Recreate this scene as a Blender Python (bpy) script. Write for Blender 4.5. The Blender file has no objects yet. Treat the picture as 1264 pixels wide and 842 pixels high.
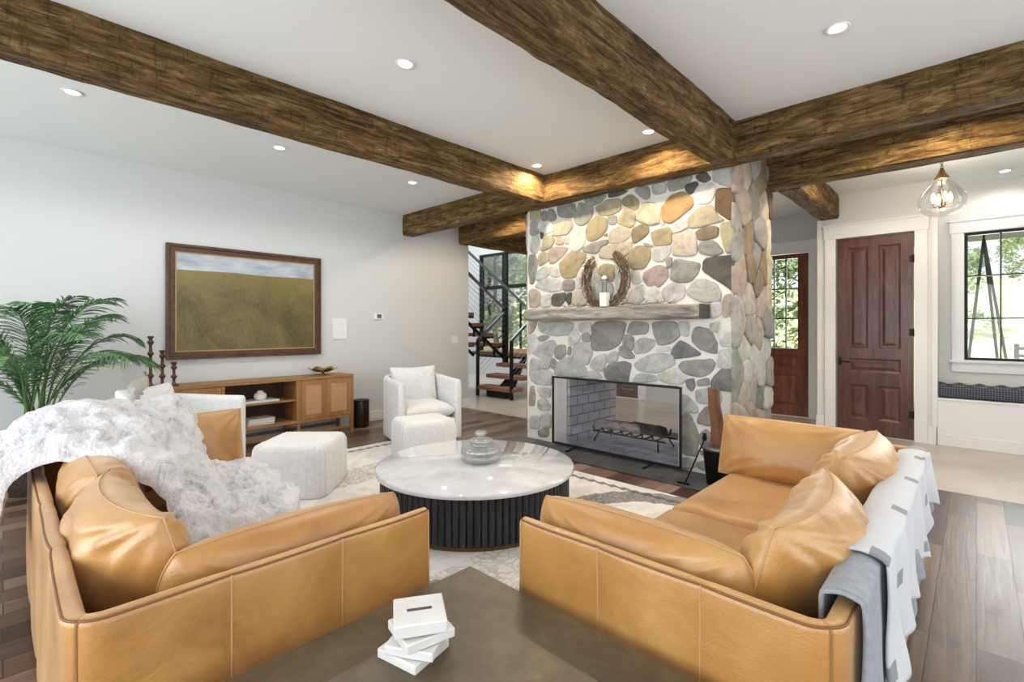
import bpy, bmesh, math, random
from mathutils import Vector, Matrix, noise
random.seed(7)
D = bpy.data
C = bpy.context.scene.collection
PI = math.pi
V = Vector

# ------------------------------------------------------------------ helpers
def lin(c):
    return tuple((x/12.92 if x <= .04045 else ((x+.055)/1.055)**2.4) for x in [v/255. for v in c]) + (1.,)

class MB:
    """collects geometry and links it as one mesh object"""
    def __init__(s):
        s.v = []; s.f = []; s.c = None; s.mi = []
    def add(s, vs, fs, mi=0, col=None):
        o = len(s.v); s.v += [tuple(p) for p in vs]
        s.f += [tuple(i+o for i in f) for f in fs]; s.mi += [mi]*len(fs)
        if col is not None:
            if s.c is None: s.c = []
            s.c += [col]*len(fs)
        return s
    def box(s, x0, x1, y0, y1, z0, z1, mi=0, col=None):
        vs = [(x, y, z) for x in (x0, x1) for y in (y0, y1) for z in (z0, z1)]
        fs = [(0,1,3,2),(4,6,7,5),(0,4,5,1),(2,3,7,6),(0,2,6,4),(1,5,7,3)]
        return s.add(vs, fs, mi, col)
    def obox(s, c, ax, ay, az, hx, hy, hz, mi=0):
        c, ax, ay, az = V(c), V(ax).normalized(), V(ay).normalized(), V(az).normalized()
        vs = [c+ax*hx*i+ay*hy*j+az*hz*k for i in (-1,1) for j in (-1,1) for k in (-1,1)]
        return s.add(vs, [(0,1,3,2),(4,6,7,5),(0,4,5,1),(2,3,7,6),(0,2,6,4),(1,5,7,3)], mi)
    def bar(s, p, q, w, h=None, mi=0):
        p, q = V(p), V(q); d = (q-p)
        L = d.length; d.normalize(); up = V((0,0,1)) if abs(d.z) < .9 else V((1,0,0))
        a = d.cross(up).normalized(); b = a.cross(d)
        return s.obox((p+q)/2, d, a, b, L/2, w/2, (h or w)/2, mi)
    def tube(s, pts, r, n=8, cap=True, mi=0, closed=False):
        pts = [V(p) for p in pts]; m = len(pts)
        rr = r if isinstance(r, (list, tuple)) else [r]*m
        vs = []; prev = None
        for i, p in enumerate(pts):
            if closed: t = pts[(i+1) % m]-pts[i-1]
            else: t = pts[min(i+1, m-1)]-pts[max(i-1, 0)]
            if t.length < 1e-9: t = V((0,0,1))
            t.normalize()
            if prev is None:
                a = t.orthogonal().normalized()
            else:
                a = prev - t*prev.dot(t)
                a = a.normalized() if a.length > 1e-6 else t.orthogonal().normalized()
            prev = a; b = t.cross(a)
            for k in range(n):
                an = 2*PI*k/n
                vs.append(p+(a*math.cos(an)+b*math.sin(an))*rr[i])
        fs = []
        for i in range(m if closed else m-1):
            j = (i+1) % m
            for k in range(n):
                l = (k+1) % n
                fs.append((i*n+k, i*n+l, j*n+l, j*n+k))
        if cap and not closed:
            fs.append(tuple(range(n))[::-1]); fs.append(tuple(range((m-1)*n, m*n)))
        return s.add(vs, fs, mi)
    def lathe(s, prof, c=(0,0,0), n=32, mi=0, axis=None):
        c = V(c); vs = []
        for r, z in prof:
            for k in range(n):
                a = 2*PI*k/n
                vs.append(c+V((r*math.cos(a), r*math.sin(a), z)))
        fs = []
        for i in range(len(prof)-1):
            for k in range(n):
                l = (k+1) % n
                fs.append((i*n+k, i*n+l, (i+1)*n+l, (i+1)*n+k))
        if prof[0][0] > 1e-5: fs.append(tuple(range(n))[::-1])
        if prof[-1][0] > 1e-5: fs.append(tuple(range((len(prof)-1)*n, len(prof)*n)))
        return s.add(vs, fs, mi)
    def grid(s, fn, nu, nv, mi=0, closeu=False, col=None):
        vs = [fn(i/(nu if closeu else nu-1), j/(nv-1)) for i in range(nu) for j in range(nv)]
        fs = []
        for i in range(nu if closeu else nu-1):
            k = (i+1) % nu
            for j in range(nv-1):
                fs.append((i*nv+j, k*nv+j, k*nv+j+1, i*nv+j+1))
        return s.add(vs, fs, mi, col)
    def build(s, name, mat, parent=None, smooth=False, bevel=0, seg=2, sub=0, local=False, solid=0, weld=False, recalc=True, autosmooth=True):
        me = D.meshes.new(name)
        o = D.objects.new(name, me)
        off = V((0,0,0))
        if parent is not None and not local:
            p = parent
            while p is not None:
                off += p.location; p = p.parent
        me.from_pydata([tuple(V(p)-off) for p in s.v], [], s.f)
        mats = mat if isinstance(mat, (list, tuple)) else [mat]
        for m in mats: me.materials.append(m)
        for p, i in zip(me.polygons, s.mi): p.material_index = i
        if s.c is not None and len(s.c) == len(me.polygons):
            at = me.color_attributes.new('Tint', 'FLOAT_COLOR', 'CORNER')
            for p, c in zip(me.polygons, s.c):
                for li in p.loop_indices: at.data[li].color = c
        if recalc or weld:
            b = bmesh.new(); b.from_mesh(me)
            if weld: bmesh.ops.remove_doubles(b, verts=b.verts, dist=weld if weld is not True else 1e-5)
            if recalc: bmesh.ops.recalc_face_normals(b, faces=b.faces)
            b.to_mesh(me); b.free()
        if smooth:
            for p in me.polygons: p.use_smooth = True
        C.objects.link(o)
        if parent is not None: o.parent = parent
        if solid:
            m = o.modifiers.new('solid', 'SOLIDIFY'); m.thickness = solid; m.offset = 0
        if bevel:
            m = o.modifiers.new('bevel', 'BEVEL'); m.width = bevel; m.segments = seg; m.limit_method = 'ANGLE'; m.angle_limit = math.radians(40)
            m.harden_normals = False
            for p in me.polygons: p.use_smooth = True
            try:
                me.set_sharp_from_angle(angle=math.radians(50))
            except Exception: pass
        if sub:
            m = o.modifiers.new('sub', 'SUBSURF'); m.levels = sub; m.render_levels = sub
        return o

def tag(o, label=None, cat=None, group=None, kind=None):
    if label: o['label'] = label
    if cat: o['category'] = cat
    if group: o['group'] = group
    if kind: o['kind'] = kind
    return o
def thing(name, label, cat, loc=(0,0,0), rz=0, group=None):
    o = D.objects.new(name, None); C.objects.link(o); o.empty_display_size = .05
    o.location = loc; o.rotation_euler = (0,0,rz)
    return tag(o, label, cat, group)
def struct(o, label=None):
    o['kind'] = 'structure'
    if label: o['label'] = label
    return o
def copy_tree(o, parent=None):
    c = o.copy(); C.objects.link(c)
    if parent is not None: c.parent = parent
    for ch in list(o.children): copy_tree(ch, c)
    return c
def place(o, loc, rz=0, label=None, group=None, scale=None):
    o.location = loc; o.rotation_euler = (0,0,rz)
    if scale: o.scale = (scale,)*3
    if label: o['label'] = label
    if group: o['group'] = group
    return o

# ------------------------------------------------------------------ materials
def newmat(name):
    m = D.materials.new(name); m.use_nodes = True
    nt = m.node_tree; b = nt.nodes['Principled BSDF']
    return m, nt, b
def nd(nt, t, **kw):
    n = nt.nodes.new(t)
    for k, v in kw.items():
        if k in n.inputs.keys() if isinstance(k, str) else False: n.inputs[k].default_value = v
        else: setattr(n, k, v)
    return n
def coords(nt, scale=(1,1,1), rot=(0,0,0), kind='Object', loc=(0,0,0)):
    tc = nt.nodes.new('ShaderNodeTexCoord'); mp = nt.nodes.new('ShaderNodeMapping')
    mp.inputs['Scale'].default_value = scale; mp.inputs['Rotation'].default_value = rot; mp.inputs['Location'].default_value = loc
    nt.links.new(tc.outputs[kind], mp.inputs['Vector'])
    return mp.outputs['Vector']
def ramp(nt, fac, stops, interp='LINEAR'):
    r = nt.nodes.new('ShaderNodeValToRGB'); r.color_ramp.interpolation = interp
    e = r.color_ramp.elements
    while len(e) < len(stops): e.new(.5)
    for k, (p, c) in enumerate(stops):
        e[k].position = p; e[k].color = c if len(c) == 4 else lin(c)
    nt.links.new(fac, r.inputs['Fac']); return r.outputs['Color']
def noi(nt, vec, scale, detail=4, rough=.55, dist=0):
    n = nt.nodes.new('ShaderNodeTexNoise'); n.inputs['Scale'].default_value = scale
    n.inputs['Detail'].default_value = detail; n.inputs['Roughness'].default_value = rough; n.inputs['Distortion'].default_value = dist
    nt.links.new(vec, n.inputs['Vector']); return n.outputs['Fac']
def mixc(nt, fac, a, b, mode='MIX'):
    m = nt.nodes.new('ShaderNodeMix'); m.data_type = 'RGBA'; m.blend_type = mode
    for i, x in ((0, fac), (6, a), (7, b)):
        if isinstance(x, bpy.types.NodeSocket): nt.links.new(x, m.inputs[i])
        else: m.inputs[i].default_value = x
    return m.outputs[2]
def math_(nt, op, a, b=0., c=None, clamp=False):
    m = nt.nodes.new('ShaderNodeMath'); m.operation = op; m.use_clamp = clamp
    for i, x in enumerate((a, b) if c is None else (a, b, c)):
        if isinstance(x, bpy.types.NodeSocket): nt.links.new(x, m.inputs[i])
        else: m.inputs[i].default_value = x
    return m.outputs[0]
def bump(nt, b, h, strength=.3, dist=.01):
    n = nt.nodes.new('ShaderNodeBump'); n.inputs['Strength'].default_value = strength; n.inputs['Distance'].default_value = dist
    nt.links.new(h, n.inputs['Height']); nt.links.new(n.outputs['Normal'], b.inputs['Normal'])
def simple(name, c, rough=.5, metal=0, c2=None, scale=6, bmp=0, bscale=60, bdist=.002, stretch=(1,1,1), spec=.5, emit=None, estr=0, trans=0, sheen=0, ior=1.45, coat=0):
    m, nt, b = newmat(name)
    b.inputs['Base Color'].default_value = lin(c); b.inputs['Roughness'].default_value = rough; b.inputs['Metallic'].default_value = metal
    b.inputs['Specular IOR Level'].default_value = spec; b.inputs['IOR'].default_value = ior
    if trans: b.inputs['Transmission Weight'].default_value = trans
    if sheen: b.inputs['Sheen Weight'].default_value = sheen
    if coat: b.inputs['Coat Weight'].default_value = coat; b.inputs['Coat Roughness'].default_value = .15
    if emit: b.inputs['Emission Color'].default_value = lin(emit); b.inputs['Emission Strength'].default_value = estr
    if c2 or bmp:
        vec = coords(nt, stretch)
    if c2:
        f = noi(nt, vec, scale, 5)
        nt.links.new(ramp(nt, f, [(.35, c), (.65, c2)]), b.inputs['Base Color'])
    if bmp:
        bump(nt, b, noi(nt, vec, bscale, 4), bmp, bdist)
    return m
def wood(name, c1, c2, c3, stretch, rough=.6, bmp=.4, scale=3., gscale=14, dist=1.2, bdist=.01):
    m, nt, b = newmat(name)
    vec = coords(nt, stretch)
    f = noi(nt, vec, scale, 6, .6, dist)
    col = ramp(nt, f, [(.3, c1), (.5, c2), (.7, c3)])
    g = noi(nt, vec, gscale, 6, .7, .4)
    col = mixc(nt, math_(nt, 'MULTIPLY', ramp(nt, g, [(.35, (0,0,0)), (.6, (255,255,255))]), .75), mixc(nt, .55, col, lin(c1)), col)
    nt.links.new(col, b.inputs['Base Color']); b.inputs['Roughness'].default_value = rough
    bump(nt, b, g, bmp, bdist)
    return m

M = {}
M['wall'] = simple('wall paint', (212,214,215), .75, spec=.2)
M['wall_warm'] = simple('entry wall paint', (226,226,222), .75, spec=.2)
M['ceiling'] = simple('ceiling paint', (236,240,240), .85, spec=.1)
M['trim'] = simple('white trim paint', (238,238,240), .4)
M['tile'] = simple('pale entry tile', (205,196,186), .25, c2=(190,181,170), scale=1.5)
def floor_mat():
    m, nt, b = newmat('wide plank floor')
    vec = coords(nt, (1,1,1), (0,0,PI/2))
    def brick(w, h, mortar, c1, c2, cm):
        n = nt.nodes.new('ShaderNodeTexBrick'); n.offset = .37; n.squash = 1
        n.inputs['Color1'].default_value = c1; n.inputs['Color2'].default_value = c2; n.inputs['Mortar'].default_value = cm
        n.inputs['Scale'].default_value = 1; n.inputs['Mortar Size'].default_value = mortar; n.inputs['Brick Width'].default_value = w
        n.inputs['Row Height'].default_value = h; n.inputs['Bias'].default_value = 0; n.inputs['Mortar Smooth'].default_value = .1
        nt.links.new(vec, n.inputs['Vector']); return n
    br = brick(1.15, .145, .0022, (0,0,0,1), (1,1,1,1), (.5,.5,.5,1))
    col = ramp(nt, br.outputs['Color'], [(0, (66,44,34)), (.3, (110,80,62)), (.55, (146,118,100)), (.8, (84,60,48)), (1, (164,138,120))])
    gv = coords(nt, (9,.7,1))
    wn = nt.nodes.new('ShaderNodeVectorMath'); wn.operation = 'ADD'
    nt.links.new(gv, wn.inputs[0])
    cb = nt.nodes.new('ShaderNodeCombineXYZ'); nt.links.new(math_(nt, 'MULTIPLY', br.outputs['Color'], 40.), cb.inputs[1]); nt.links.new(cb.outputs[0], wn.inputs[1])
    g = noi(nt, wn.outputs[0], 3.2, 8, .65, .6)
    col = mixc(nt, ramp(nt, g, [(.3, (230,230,230)), (.62, (0,0,0))]), col, mixc(nt, .62, col, lin((44,28,20))))
    k = noi(nt, coords(nt, (2.2,1.0,1)), 2.5, 3, .5)
    col = mixc(nt, ramp(nt, k, [(.62, (0,0,0)), (.72, (255,255,255))]), col, mixc(nt, .5, col, lin((46,32,26))))
    col = mixc(nt, br.outputs['Fac'], col, lin((30,20,16)))
    nt.links.new(col, b.inputs['Base Color'])
    r = math_(nt, 'ADD', math_(nt, 'MULTIPLY', g, .25), .2)
    nt.links.new(r, b.inputs['Roughness'])
    h = math_(nt, 'SUBTRACT', g, math_(nt, 'MULTIPLY', br.outputs['Fac'], 2.))
    bump(nt, b, h, .35, .004)
    return m
M['floor'] = floor_mat()
def beam_mat(name, ax):
    m, nt, b = newmat(name)
    S = lambda a, c: (c, a, c) if ax == 'y' else (a, c, c)
    f = noi(nt, coords(nt, S(1.8, 10)), 2.3, 12, .76, .6)
    col = ramp(nt, f, [(.32, (52,37,19)), (.44, (100,74,39)), (.55, (138,110,66)), (.68, (182,158,114))])
    # broad weather patches
    p = noi(nt, coords(nt, S(2.2, 3)), 2.6, 5, .65, .3)
    col = mixc(nt, ramp(nt, p, [(.45, (0,0,0)), (.62, (200,200,200))]), col, mixc(nt, .5, col, lin((78,48,20))))
    # dark checks along the grain
    k = noi(nt, coords(nt, S(1.6, 26)), 1.7, 7, .75, .5)
    col = mixc(nt, ramp(nt, k, [(.40, (255,255,255)), (.47, (0,0,0))]), col, mixc(nt, .8, col, lin((30,18,8))))
    # adze cuts across the grain
    a = noi(nt, coords(nt, S(15, 3.2)), 1.6, 6, .78, .5)
    col = mixc(nt, ramp(nt, a, [(.37, (230,230,230)), (.44, (0,0,0))]), col, mixc(nt, .7, col, lin((44,26,12))))
    nt.links.new(col, b.inputs['Base Color']); b.inputs['Roughness'].default_value = .75; b.inputs['Specular IOR Level'].default_value = .25
    h = math_(nt, 'ADD', math_(nt, 'MULTIPLY', f, .6), math_(nt, 'ADD', math_(nt, 'MULTIPLY', k, .5), math_(nt, 'MULTIPLY', a, .5)))
    bump(nt, b, h, 1., .035)
    return m
BR = ((62,40,18), (128,90,44), (178,136,78))
M['beam_y'] = beam_mat('hewn beam along', 'y')
M['beam_x'] = beam_mat('hewn beam across', 'x')
M['mantelwood'] = wood('weathered mantel', (104,99,94), (162,157,150), (204,200,194), (1.2,9,9), .8, .8, 1.5, 7, 1.6, .02)
M['mortar'] = simple('white mortar', (226,222,214), .9, bmp=.6, bscale=40, bdist=.006, spec=.1)
def tint_mat(name, rough=.8, s1=9, amt=.35, b_=.7, bs=18, bd=.01):
    m, nt, b = newmat(name)
    a = nt.nodes.new('ShaderNodeAttribute'); a.attribute_name = 'Tint'
    vec = coords(nt)
    f = noi(nt, vec, s1, 6, .65, .5)
    f2 = ramp(nt, f, [(.3, (160,158,152)), (.5, (222,222,220)), (.7, (255,254,250))])
    col = mixc(nt, amt*2, a.outputs['Color'], mixc(nt, 1., a.outputs['Color'], f2, 'MULTIPLY'))
    nt.links.new(col, b.inputs['Base Color']); b.inputs['Roughness'].default_value = rough
    b.inputs['Specular IOR Level'].default_value = .25
    bump(nt, b, noi(nt, vec, bs, 6, .65), b_, bd)
    return m
M['stone'] = tint_mat('fieldstone')
M['slate'] = simple('slate hearth', (62,62,66), .45, c2=(84,84,88), scale=5, bmp=.3, bscale=20, bdist=.004)
M['iron'] = simple('black iron', (24,24,26), .5, .6)
M['firebrick'] = None
def brick_mat():
    m, nt, b = newmat('painted firebrick')
    # works on walls facing X: texture in (y,z)
    tc = nt.nodes.new('ShaderNodeTexCoord'); sp = nt.nodes.new('ShaderNodeSeparateXYZ'); cb = nt.nodes.new('ShaderNodeCombineXYZ')
    nt.links.new(tc.outputs['Object'], sp.inputs[0]); nt.links.new(sp.outputs[1], cb.inputs[0]); nt.links.new(sp.outputs[2], cb.inputs[1])
    n = nt.nodes.new('ShaderNodeTexBrick')
    n.inputs['Color1'].default_value = lin((206,208,214)); n.inputs['Color2'].default_value = lin((222,224,230)); n.inputs['Mortar'].default_value = lin((120,122,130))
    n.inputs['Scale'].default_value = 1; n.inputs['Mortar Size'].default_value = .006; n.inputs['Brick Width'].default_value = .225; n.inputs['Row Height'].default_value = .108
    nt.links.new(cb.outputs[0], n.inputs['Vector'])
    nt.links.new(n.outputs['Color'], b.inputs['Base Color']); b.inputs['Roughness'].default_value = .8
    bump(nt, b, math_(nt, 'SUBTRACT', 1., n.outputs['Fac']), .5, .006)
    return m
M['firebrick'] = brick_mat()
M['ash'] = simple('ashy firebox floor', (180,182,188), .9, c2=(224,226,230), scale=7, bmp=.5, bscale=25, bdist=.008)
def leather(name, c1, c2, c3):
    m, nt, b = newmat(name)
    vec = coords(nt)
    f = noi(nt, vec, 2.6, 4, .55, .6)
    col = ramp(nt, f, [(.3, c1), (.5, c2), (.72, c3)])
    nt.links.new(col, b.inputs['Base Color'])
    nt.links.new(math_(nt, 'ADD', math_(nt, 'MULTIPLY', f, .2), .30), b.inputs['Roughness'])
    b.inputs['Specular IOR Level'].default_value = .7; b.inputs['Sheen Weight'].default_value = .35; b.inputs['Sheen Roughness'].default_value = .45; b.inputs['Sheen Tint'].default_value = lin((255,236,206)); b.inputs['Coat Weight'].default_value = .35; b.inputs['Coat Roughness'].default_value = .38
    v = nt.nodes.new('ShaderNodeTexVoronoi'); v.inputs['Scale'].default_value = 240; nt.links.new(vec, v.inputs['Vector'])
    h = math_(nt, 'ADD', math_(nt, 'MULTIPLY', v.outputs['Distance'], .12), noi(nt, vec, 9, 4, .6, .8))
    bump(nt, b, h, .35, .012)
    return m
M['leather'] = leather('tan leather', (158,106,46), (180,128,64), (196,150,88))
M['piping'] = simple('pale stitched piping', (190,148,102), .5)
M['edge_piping'] = simple('dark tan edge piping', (120,82,48), .5)
M['leg'] = simple('dark sofa leg', (44,30,22), .4)
def fur_mat():
    m, nt, b = newmat('grey white faux fur')
    vec = coords(nt, (1,1.5,1))
    f = noi(nt, vec, 7, 6, .7, 1.2)
    g = noi(nt, vec, 60, 4, .7, .5)
    ff = math_(nt, 'ADD', math_(nt, 'MULTIPLY', f, .75), math_(nt, 'MULTIPLY', g, .25))
    nt.links.new(ramp(nt, ff, [(.34, (150,146,148)), (.43, (218,215,217)), (.53, (244,242,245))]), b.inputs['Base Color'])
    b.inputs['Roughness'].default_value = 1; b.inputs['Sheen Weight'].default_value = .5; b.inputs['Specular IOR Level'].default_value = .05
    bump(nt, b, g, .9, .02)
    return m
M['fur'] = fur_mat()
M['white_fabric'] = simple('white boucle upholstery', (229,230,231), .95, c2=(219,219,219), scale=30, bmp=.3, bscale=180, bdist=.002, sheen=.2, spec=.1)
M['grey_pillow'] = simple('light grey pillow', (196,192,184), .95, c2=(176,172,166), scale=14, bmp=.3, bscale=120, bdist=.002, spec=.1)
def marble():
    m, nt, b = newmat('white marble')
    vec = coords(nt)
    f = noi(nt, vec, 1.6, 8, .6, 2.5)
    nt.links.new(ramp(nt, f, [(.3, (222,224,228)), (.48, (214,216,220)), (.52, (221,223,227)), (.8, (226,228,231))]), b.inputs['Base Color'])
    b.inputs['Roughness'].default_value = .05; b.inputs['Coat Weight'].default_value = 1; b.inputs['Coat Roughness'].default_value = .02; b.inputs['Coat IOR'].default_value = 1.7
    return m
M['marble'] = marble()
M['fluted'] = simple('fluted black wood', (54,55,62), .38, c2=(34,34,40), scale=14, stretch=(3,3,.3))
M['brass'] = simple('aged brass', (122,96,64), .4, .8)
M['bronze'] = wood('patinated bronze table', (66,54,38), (92,78,56), (112,98,74), (1,1,1), .42, .12, 3.5, 22, .6, .004)
M['console'] = wood('warm oak console', (146,102,56), (164,118,68), (180,136,84), (3,3,.4), .5, .15, 3, 14, .8, .003)
M['console_y'] = wood('warm oak long grain', (134,96,54), (160,120,72), (180,142,92), (8,.8,8), .5, .15, 2, 12, .8, .003)
M['console_dark'] = simple('dark shelf back', (70,44,28), .6)
M['cane'] = simple('woven cane panel', (196,158,120), .8, c2=(178,138,102), scale=90, bmp=.6, bscale=160, bdist=.003)
M['darkwood'] = wood('turned dark wood', (58,30,22), (92,52,38), (112,68,50), (6,6,1), .45, .2)
M['drumwood'] = wood('dark striped drum wood', (18,12,10), (52,30,20), (88,56,34), (16,16,.5), .3, .2, 3, 8, .5)
M['gold'] = simple('gold bowl', (176,140,70), .25, 1)
M['frame'] = wood('walnut frame', (58,32,20), (92,58,38), (112,74,52), (4,4,4), .4, .15)
M['liner'] = simple('gold liner', (178,150,104), .5, .3)
M['plastic'] = simple('white plastic plate', (236,236,236), .4)
M['greyscreen'] = simple('thermostat screen', (92,98,100), .2)
M['door_wood'] = wood('reddish brown door wood', (84,40,26), (126,66,42), (150,88,58), (6,6,.7), .35, .2, 2.2, 9, 1.0, .004)
M['door_dark'] = wood('mahogany door wood', (70,42,40), (98,62,57), (120,82,74), (6,6,.7), .3, .2, 2.2, 9, 1.0, .004)
M['black'] = simple('black metal', (26,28,30), .45, .3)
M['steel'] = simple('brushed rail', (120,124,124), .3, .9)
M['tread'] = wood('stair tread wood', (120,74,52), (168,116,88), (196,148,118), (1,8,8), .5, .2)
M['stair_side'] = simple('pale stair riser', (214,208,204), .6)
def glass_mat(name, tint=(1,1,1,1), rough=0, refl=.8):
    m, nt, b = newmat(name)
    nt.nodes.remove(b)
    out = nt.nodes['Material Output']
    t = nt.nodes.new('ShaderNodeBsdfTransparent'); t.inputs[0].default_value = tint
    g = nt.nodes.new('ShaderNodeBsdfGlossy'); g.inputs['Roughness'].default_value = rough
    f = nt.nodes.new('ShaderNodeFresnel'); f.inputs['IOR'].default_value = 1.45
    mx = nt.nodes.new('ShaderNodeMixShader')
    nt.links.new(math_(nt, 'MULTIPLY', f.outputs[0], refl), mx.inputs[0]); nt.links.new(t.outputs[0], mx.inputs[1]); nt.links.new(g.outputs[0], mx.inputs[2])
    nt.links.new(mx.outputs[0], out.inputs['Surface'])
    return m
def glass_mix(name):
    m, nt, b = newmat(name)
    b.inputs['Base Color'].default_value = lin((214,218,216)); b.inputs['Roughness'].default_value = .06; b.inputs['Metallic'].default_value = .5; b.inputs['Alpha'].default_value = .42
    return m
M['pane'] = glass_mat('window glass', (.96,.98,.97,1))
M['screen_glass'] = glass_mat('smoked fire screen glass', (.94,.94,.97,1), .02)
M['vase_glass'] = glass_mix('ribbed grey glass')
M['candle'] = simple('dark wick stems', (52,46,40), .7)
M['globe'] = glass_mat('clear globe glass', (.99,.985,.98,1), .05, .45)
M['bulb'] = simple('lit bulb', (255,236,200), .5, emit=(255,214,160), estr=14)
M['lamp'] = simple('lit downlight lens', (255,250,240), .5, emit=(255,236,210), estr=9)
M['plaid'] = None
def plaid():
    m, nt, b = newmat('navy plaid fabric')
    w1 = nt.nodes.new('ShaderNodeTexWave'); w1.bands_direction = 'X'; w1.inputs['Scale'].default_value = 14
    w2 = nt.nodes.new('ShaderNodeTexWave'); w2.bands_direction = 'Z'; w2.inputs['Scale'].default_value = 14
    v = coords(nt); nt.links.new(v, w1.inputs['Vector']); nt.links.new(v, w2.inputs['Vector'])
    f = math_(nt, 'MULTIPLY', math_(nt, 'ADD', w1.outputs['Fac'], w2.outputs['Fac']), .5)
    nt.links.new(ramp(nt, f, [(.2, (44,48,60)), (.55, (78,82,96)), (.9, (112,116,128))]), b.inputs['Base Color'])
    b.inputs['Roughness'].default_value = .95
    return m
M['plaid'] = plaid()
def throw_mat():
    m, nt, b = newmat('white throw with grey blocks')
    tc = nt.nodes.new('ShaderNodeTexCoord'); sp = nt.nodes.new('ShaderNodeSeparateXYZ'); nt.links.new(tc.outputs['UV'], sp.inputs[0])
    def cell(sock, per, frac, off=0.):
        x = math_(nt, 'FRACT', math_(nt, 'ADD', math_(nt, 'MULTIPLY', sock, 1/per), off))
        return math_(nt, 'LESS_THAN', x, frac)
    u, v = sp.outputs[0], sp.outputs[1]
    a = math_(nt, 'MULTIPLY', cell(u, .44, .12), cell(v, .26, .16))
    b2 = math_(nt, 'MULTIPLY', cell(u, .44, .12, .5), cell(v, .26, .16, .5))
    f = math_(nt, 'MAXIMUM', a, b2)
    nt.links.new(mixc(nt, f, lin((200,201,205)), lin((134,136,142))), b.inputs['Base Color'])
    b.inputs['Roughness'].default_value = .95; b.inputs['Sheen Weight'].default_value = .2
    bump(nt, b, noi(nt, coords(nt), 220, 3), .4, .003)
    return m
M['throw'] = throw_mat()
M['grey_throw'] = simple('grey wool throw', (150,154,162), .95, c2=(136,140,148), scale=40, bmp=.4, bscale=200, bdist=.003, sheen=.2)
def rug_mat():
    m, nt, b = newmat('washed patterned rug')
    tc = nt.nodes.new('ShaderNodeTexCoord'); sp = nt.nodes.new('ShaderNodeSeparateXYZ'); nt.links.new(tc.outputs['Object'], sp.inputs[0])
    # object origin at rug centre; half sizes
    HX, HY = 1.975, 1.635
    ax = math_(nt, 'ABSOLUTE', sp.outputs[0]); ay = math_(nt, 'ABSOLUTE', sp.outputs[1])
    dx = math_(nt, 'SUBTRACT', HX, ax); dy = math_(nt, 'SUBTRACT', HY, ay)
    d = math_(nt, 'MINIMUM', dx, dy)
    vec = coords(nt)
    # scalloped lines
    s = math_(nt, 'MULTIPLY', math_(nt, 'SINE', math_(nt, 'MULTIPLY', math_(nt, 'ADD', sp.outputs[0], sp.outputs[1]), 62.)), .012)
    ds = math_(nt, 'ADD', d, s)
    def band(x, lo, hi): return math_(nt, 'MULTIPLY', math_(nt, 'GREATER_THAN', x, lo), math_(nt, 'LESS_THAN', x, hi))
    wear = ramp(nt, noi(nt, vec, 3.0, 6, .7, 1), [(.4, (0,0,0)), (.55, (255,255,255))])
    vo = nt.nodes.new('ShaderNodeTexVoronoi'); vo.feature = 'DISTANCE_TO_EDGE'; vo.inputs['Scale'].default_value = 15
    dn = nt.nodes.new('ShaderNodeTexNoise'); dn.inputs['Scale'].default_value = 7; nt.links.new(vec, dn.inputs['Vector']); dv = nt.nodes.new('ShaderNodeVectorMath'); dv.operation = 'MULTIPLY_ADD'; nt.links.new(dn.outputs['Color'], dv.inputs[0]); dv.inputs[1].default_value = (.22,.22,.22); nt.links.new(vec, dv.inputs[2]); nt.links.new(dv.outputs[0], vo.inputs['Vector'])
    flo = math_(nt, 'LESS_THAN', vo.outputs['Distance'], .11)
    base = mixc(nt, wear, lin((214,211,208)), lin((232,230,228)))
    col = mixc(nt, band(ds, .11, .155), base, lin((128,128,134)))
    # patterned border
    pb = math_(nt, 'MULTIPLY', band(d, .70, 1.15), math_(nt, 'ADD', math_(nt, 'MULTIPLY', flo, .75), .25))
    col = mixc(nt, math_(nt, 'MULTIPLY', math_(nt, 'MULTIPLY', pb, noi(nt, vec, 4, 4, .7)), .9), col, lin((150,140,124)))
    # large medallion arcs
    cx = math_(nt, 'SUBTRACT', ax, .55); r = math_(nt, 'SQRT', math_(nt, 'ADD', math_(nt, 'POWER', ax, 2.), math_(nt, 'POWER', math_(nt, 'MULTIPLY', ay, 1.15), 2.)))
    r = math_(nt, 'SQRT', math_(nt, 'ADD', math_(nt, 'POWER', math_(nt, 'SUBTRACT', sp.outputs[0], 1.38), 2.), math_(nt, 'POWER', math_(nt, 'SUBTRACT', ay, .93), 2.)))
    r = math_(nt, 'ADD', r, math_(nt, 'MULTIPLY', noi(nt, vec, 8, 4), .12))
    arc = math_(nt, 'MULTIPLY', band(r, .56, .78), math_(nt, 'ADD', math_(nt, 'MULTIPLY', math_(nt, 'GREATER_THAN', noi(nt, coords(nt, (14,60,1)), 2, 5, .7), .45), .6), .4))
    col = mixc(nt, math_(nt, 'MULTIPLY', arc, .85), col, lin((96,94,98)))
    nt.links.new(col, b.inputs['Base Color']); b.inputs['Roughness'].default_value = 1; b.inputs['Specular IOR Level'].default_value = .05
    bump(nt, b, noi(nt, vec, 250, 3), .5, .004)
    return m
M['rug'] = rug_mat()
M['leaf'] = simple('palm leaf green', (58,104,66), .4, c2=(112,152,100), scale=5)
M['stem'] = simple('palm stem green', (92,124,70), .5)
M['pot'] = simple('dark woven planter', (84,74,64), .8, c2=(60,52,44), scale=40, bmp=.5, bscale=90, bdist=.004)
M['soil'] = simple('potting soil', (40,30,24), .95)
M['bark'] = simple('birch bark log', (196,184,172), .85, c2=(120,98,84), scale=9, stretch=(1,3,3), bmp=.5, bscale=20, bdist=.01)
M['bark_dark'] = simple('dark bark log', (74,62,54), .9, c2=(112,98,86), scale=9, bmp=.6, bscale=20, bdist=.012)
M['twig'] = simple('dry brown twigs', (92,76,60), .85, c2=(132,114,92), scale=20)
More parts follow.
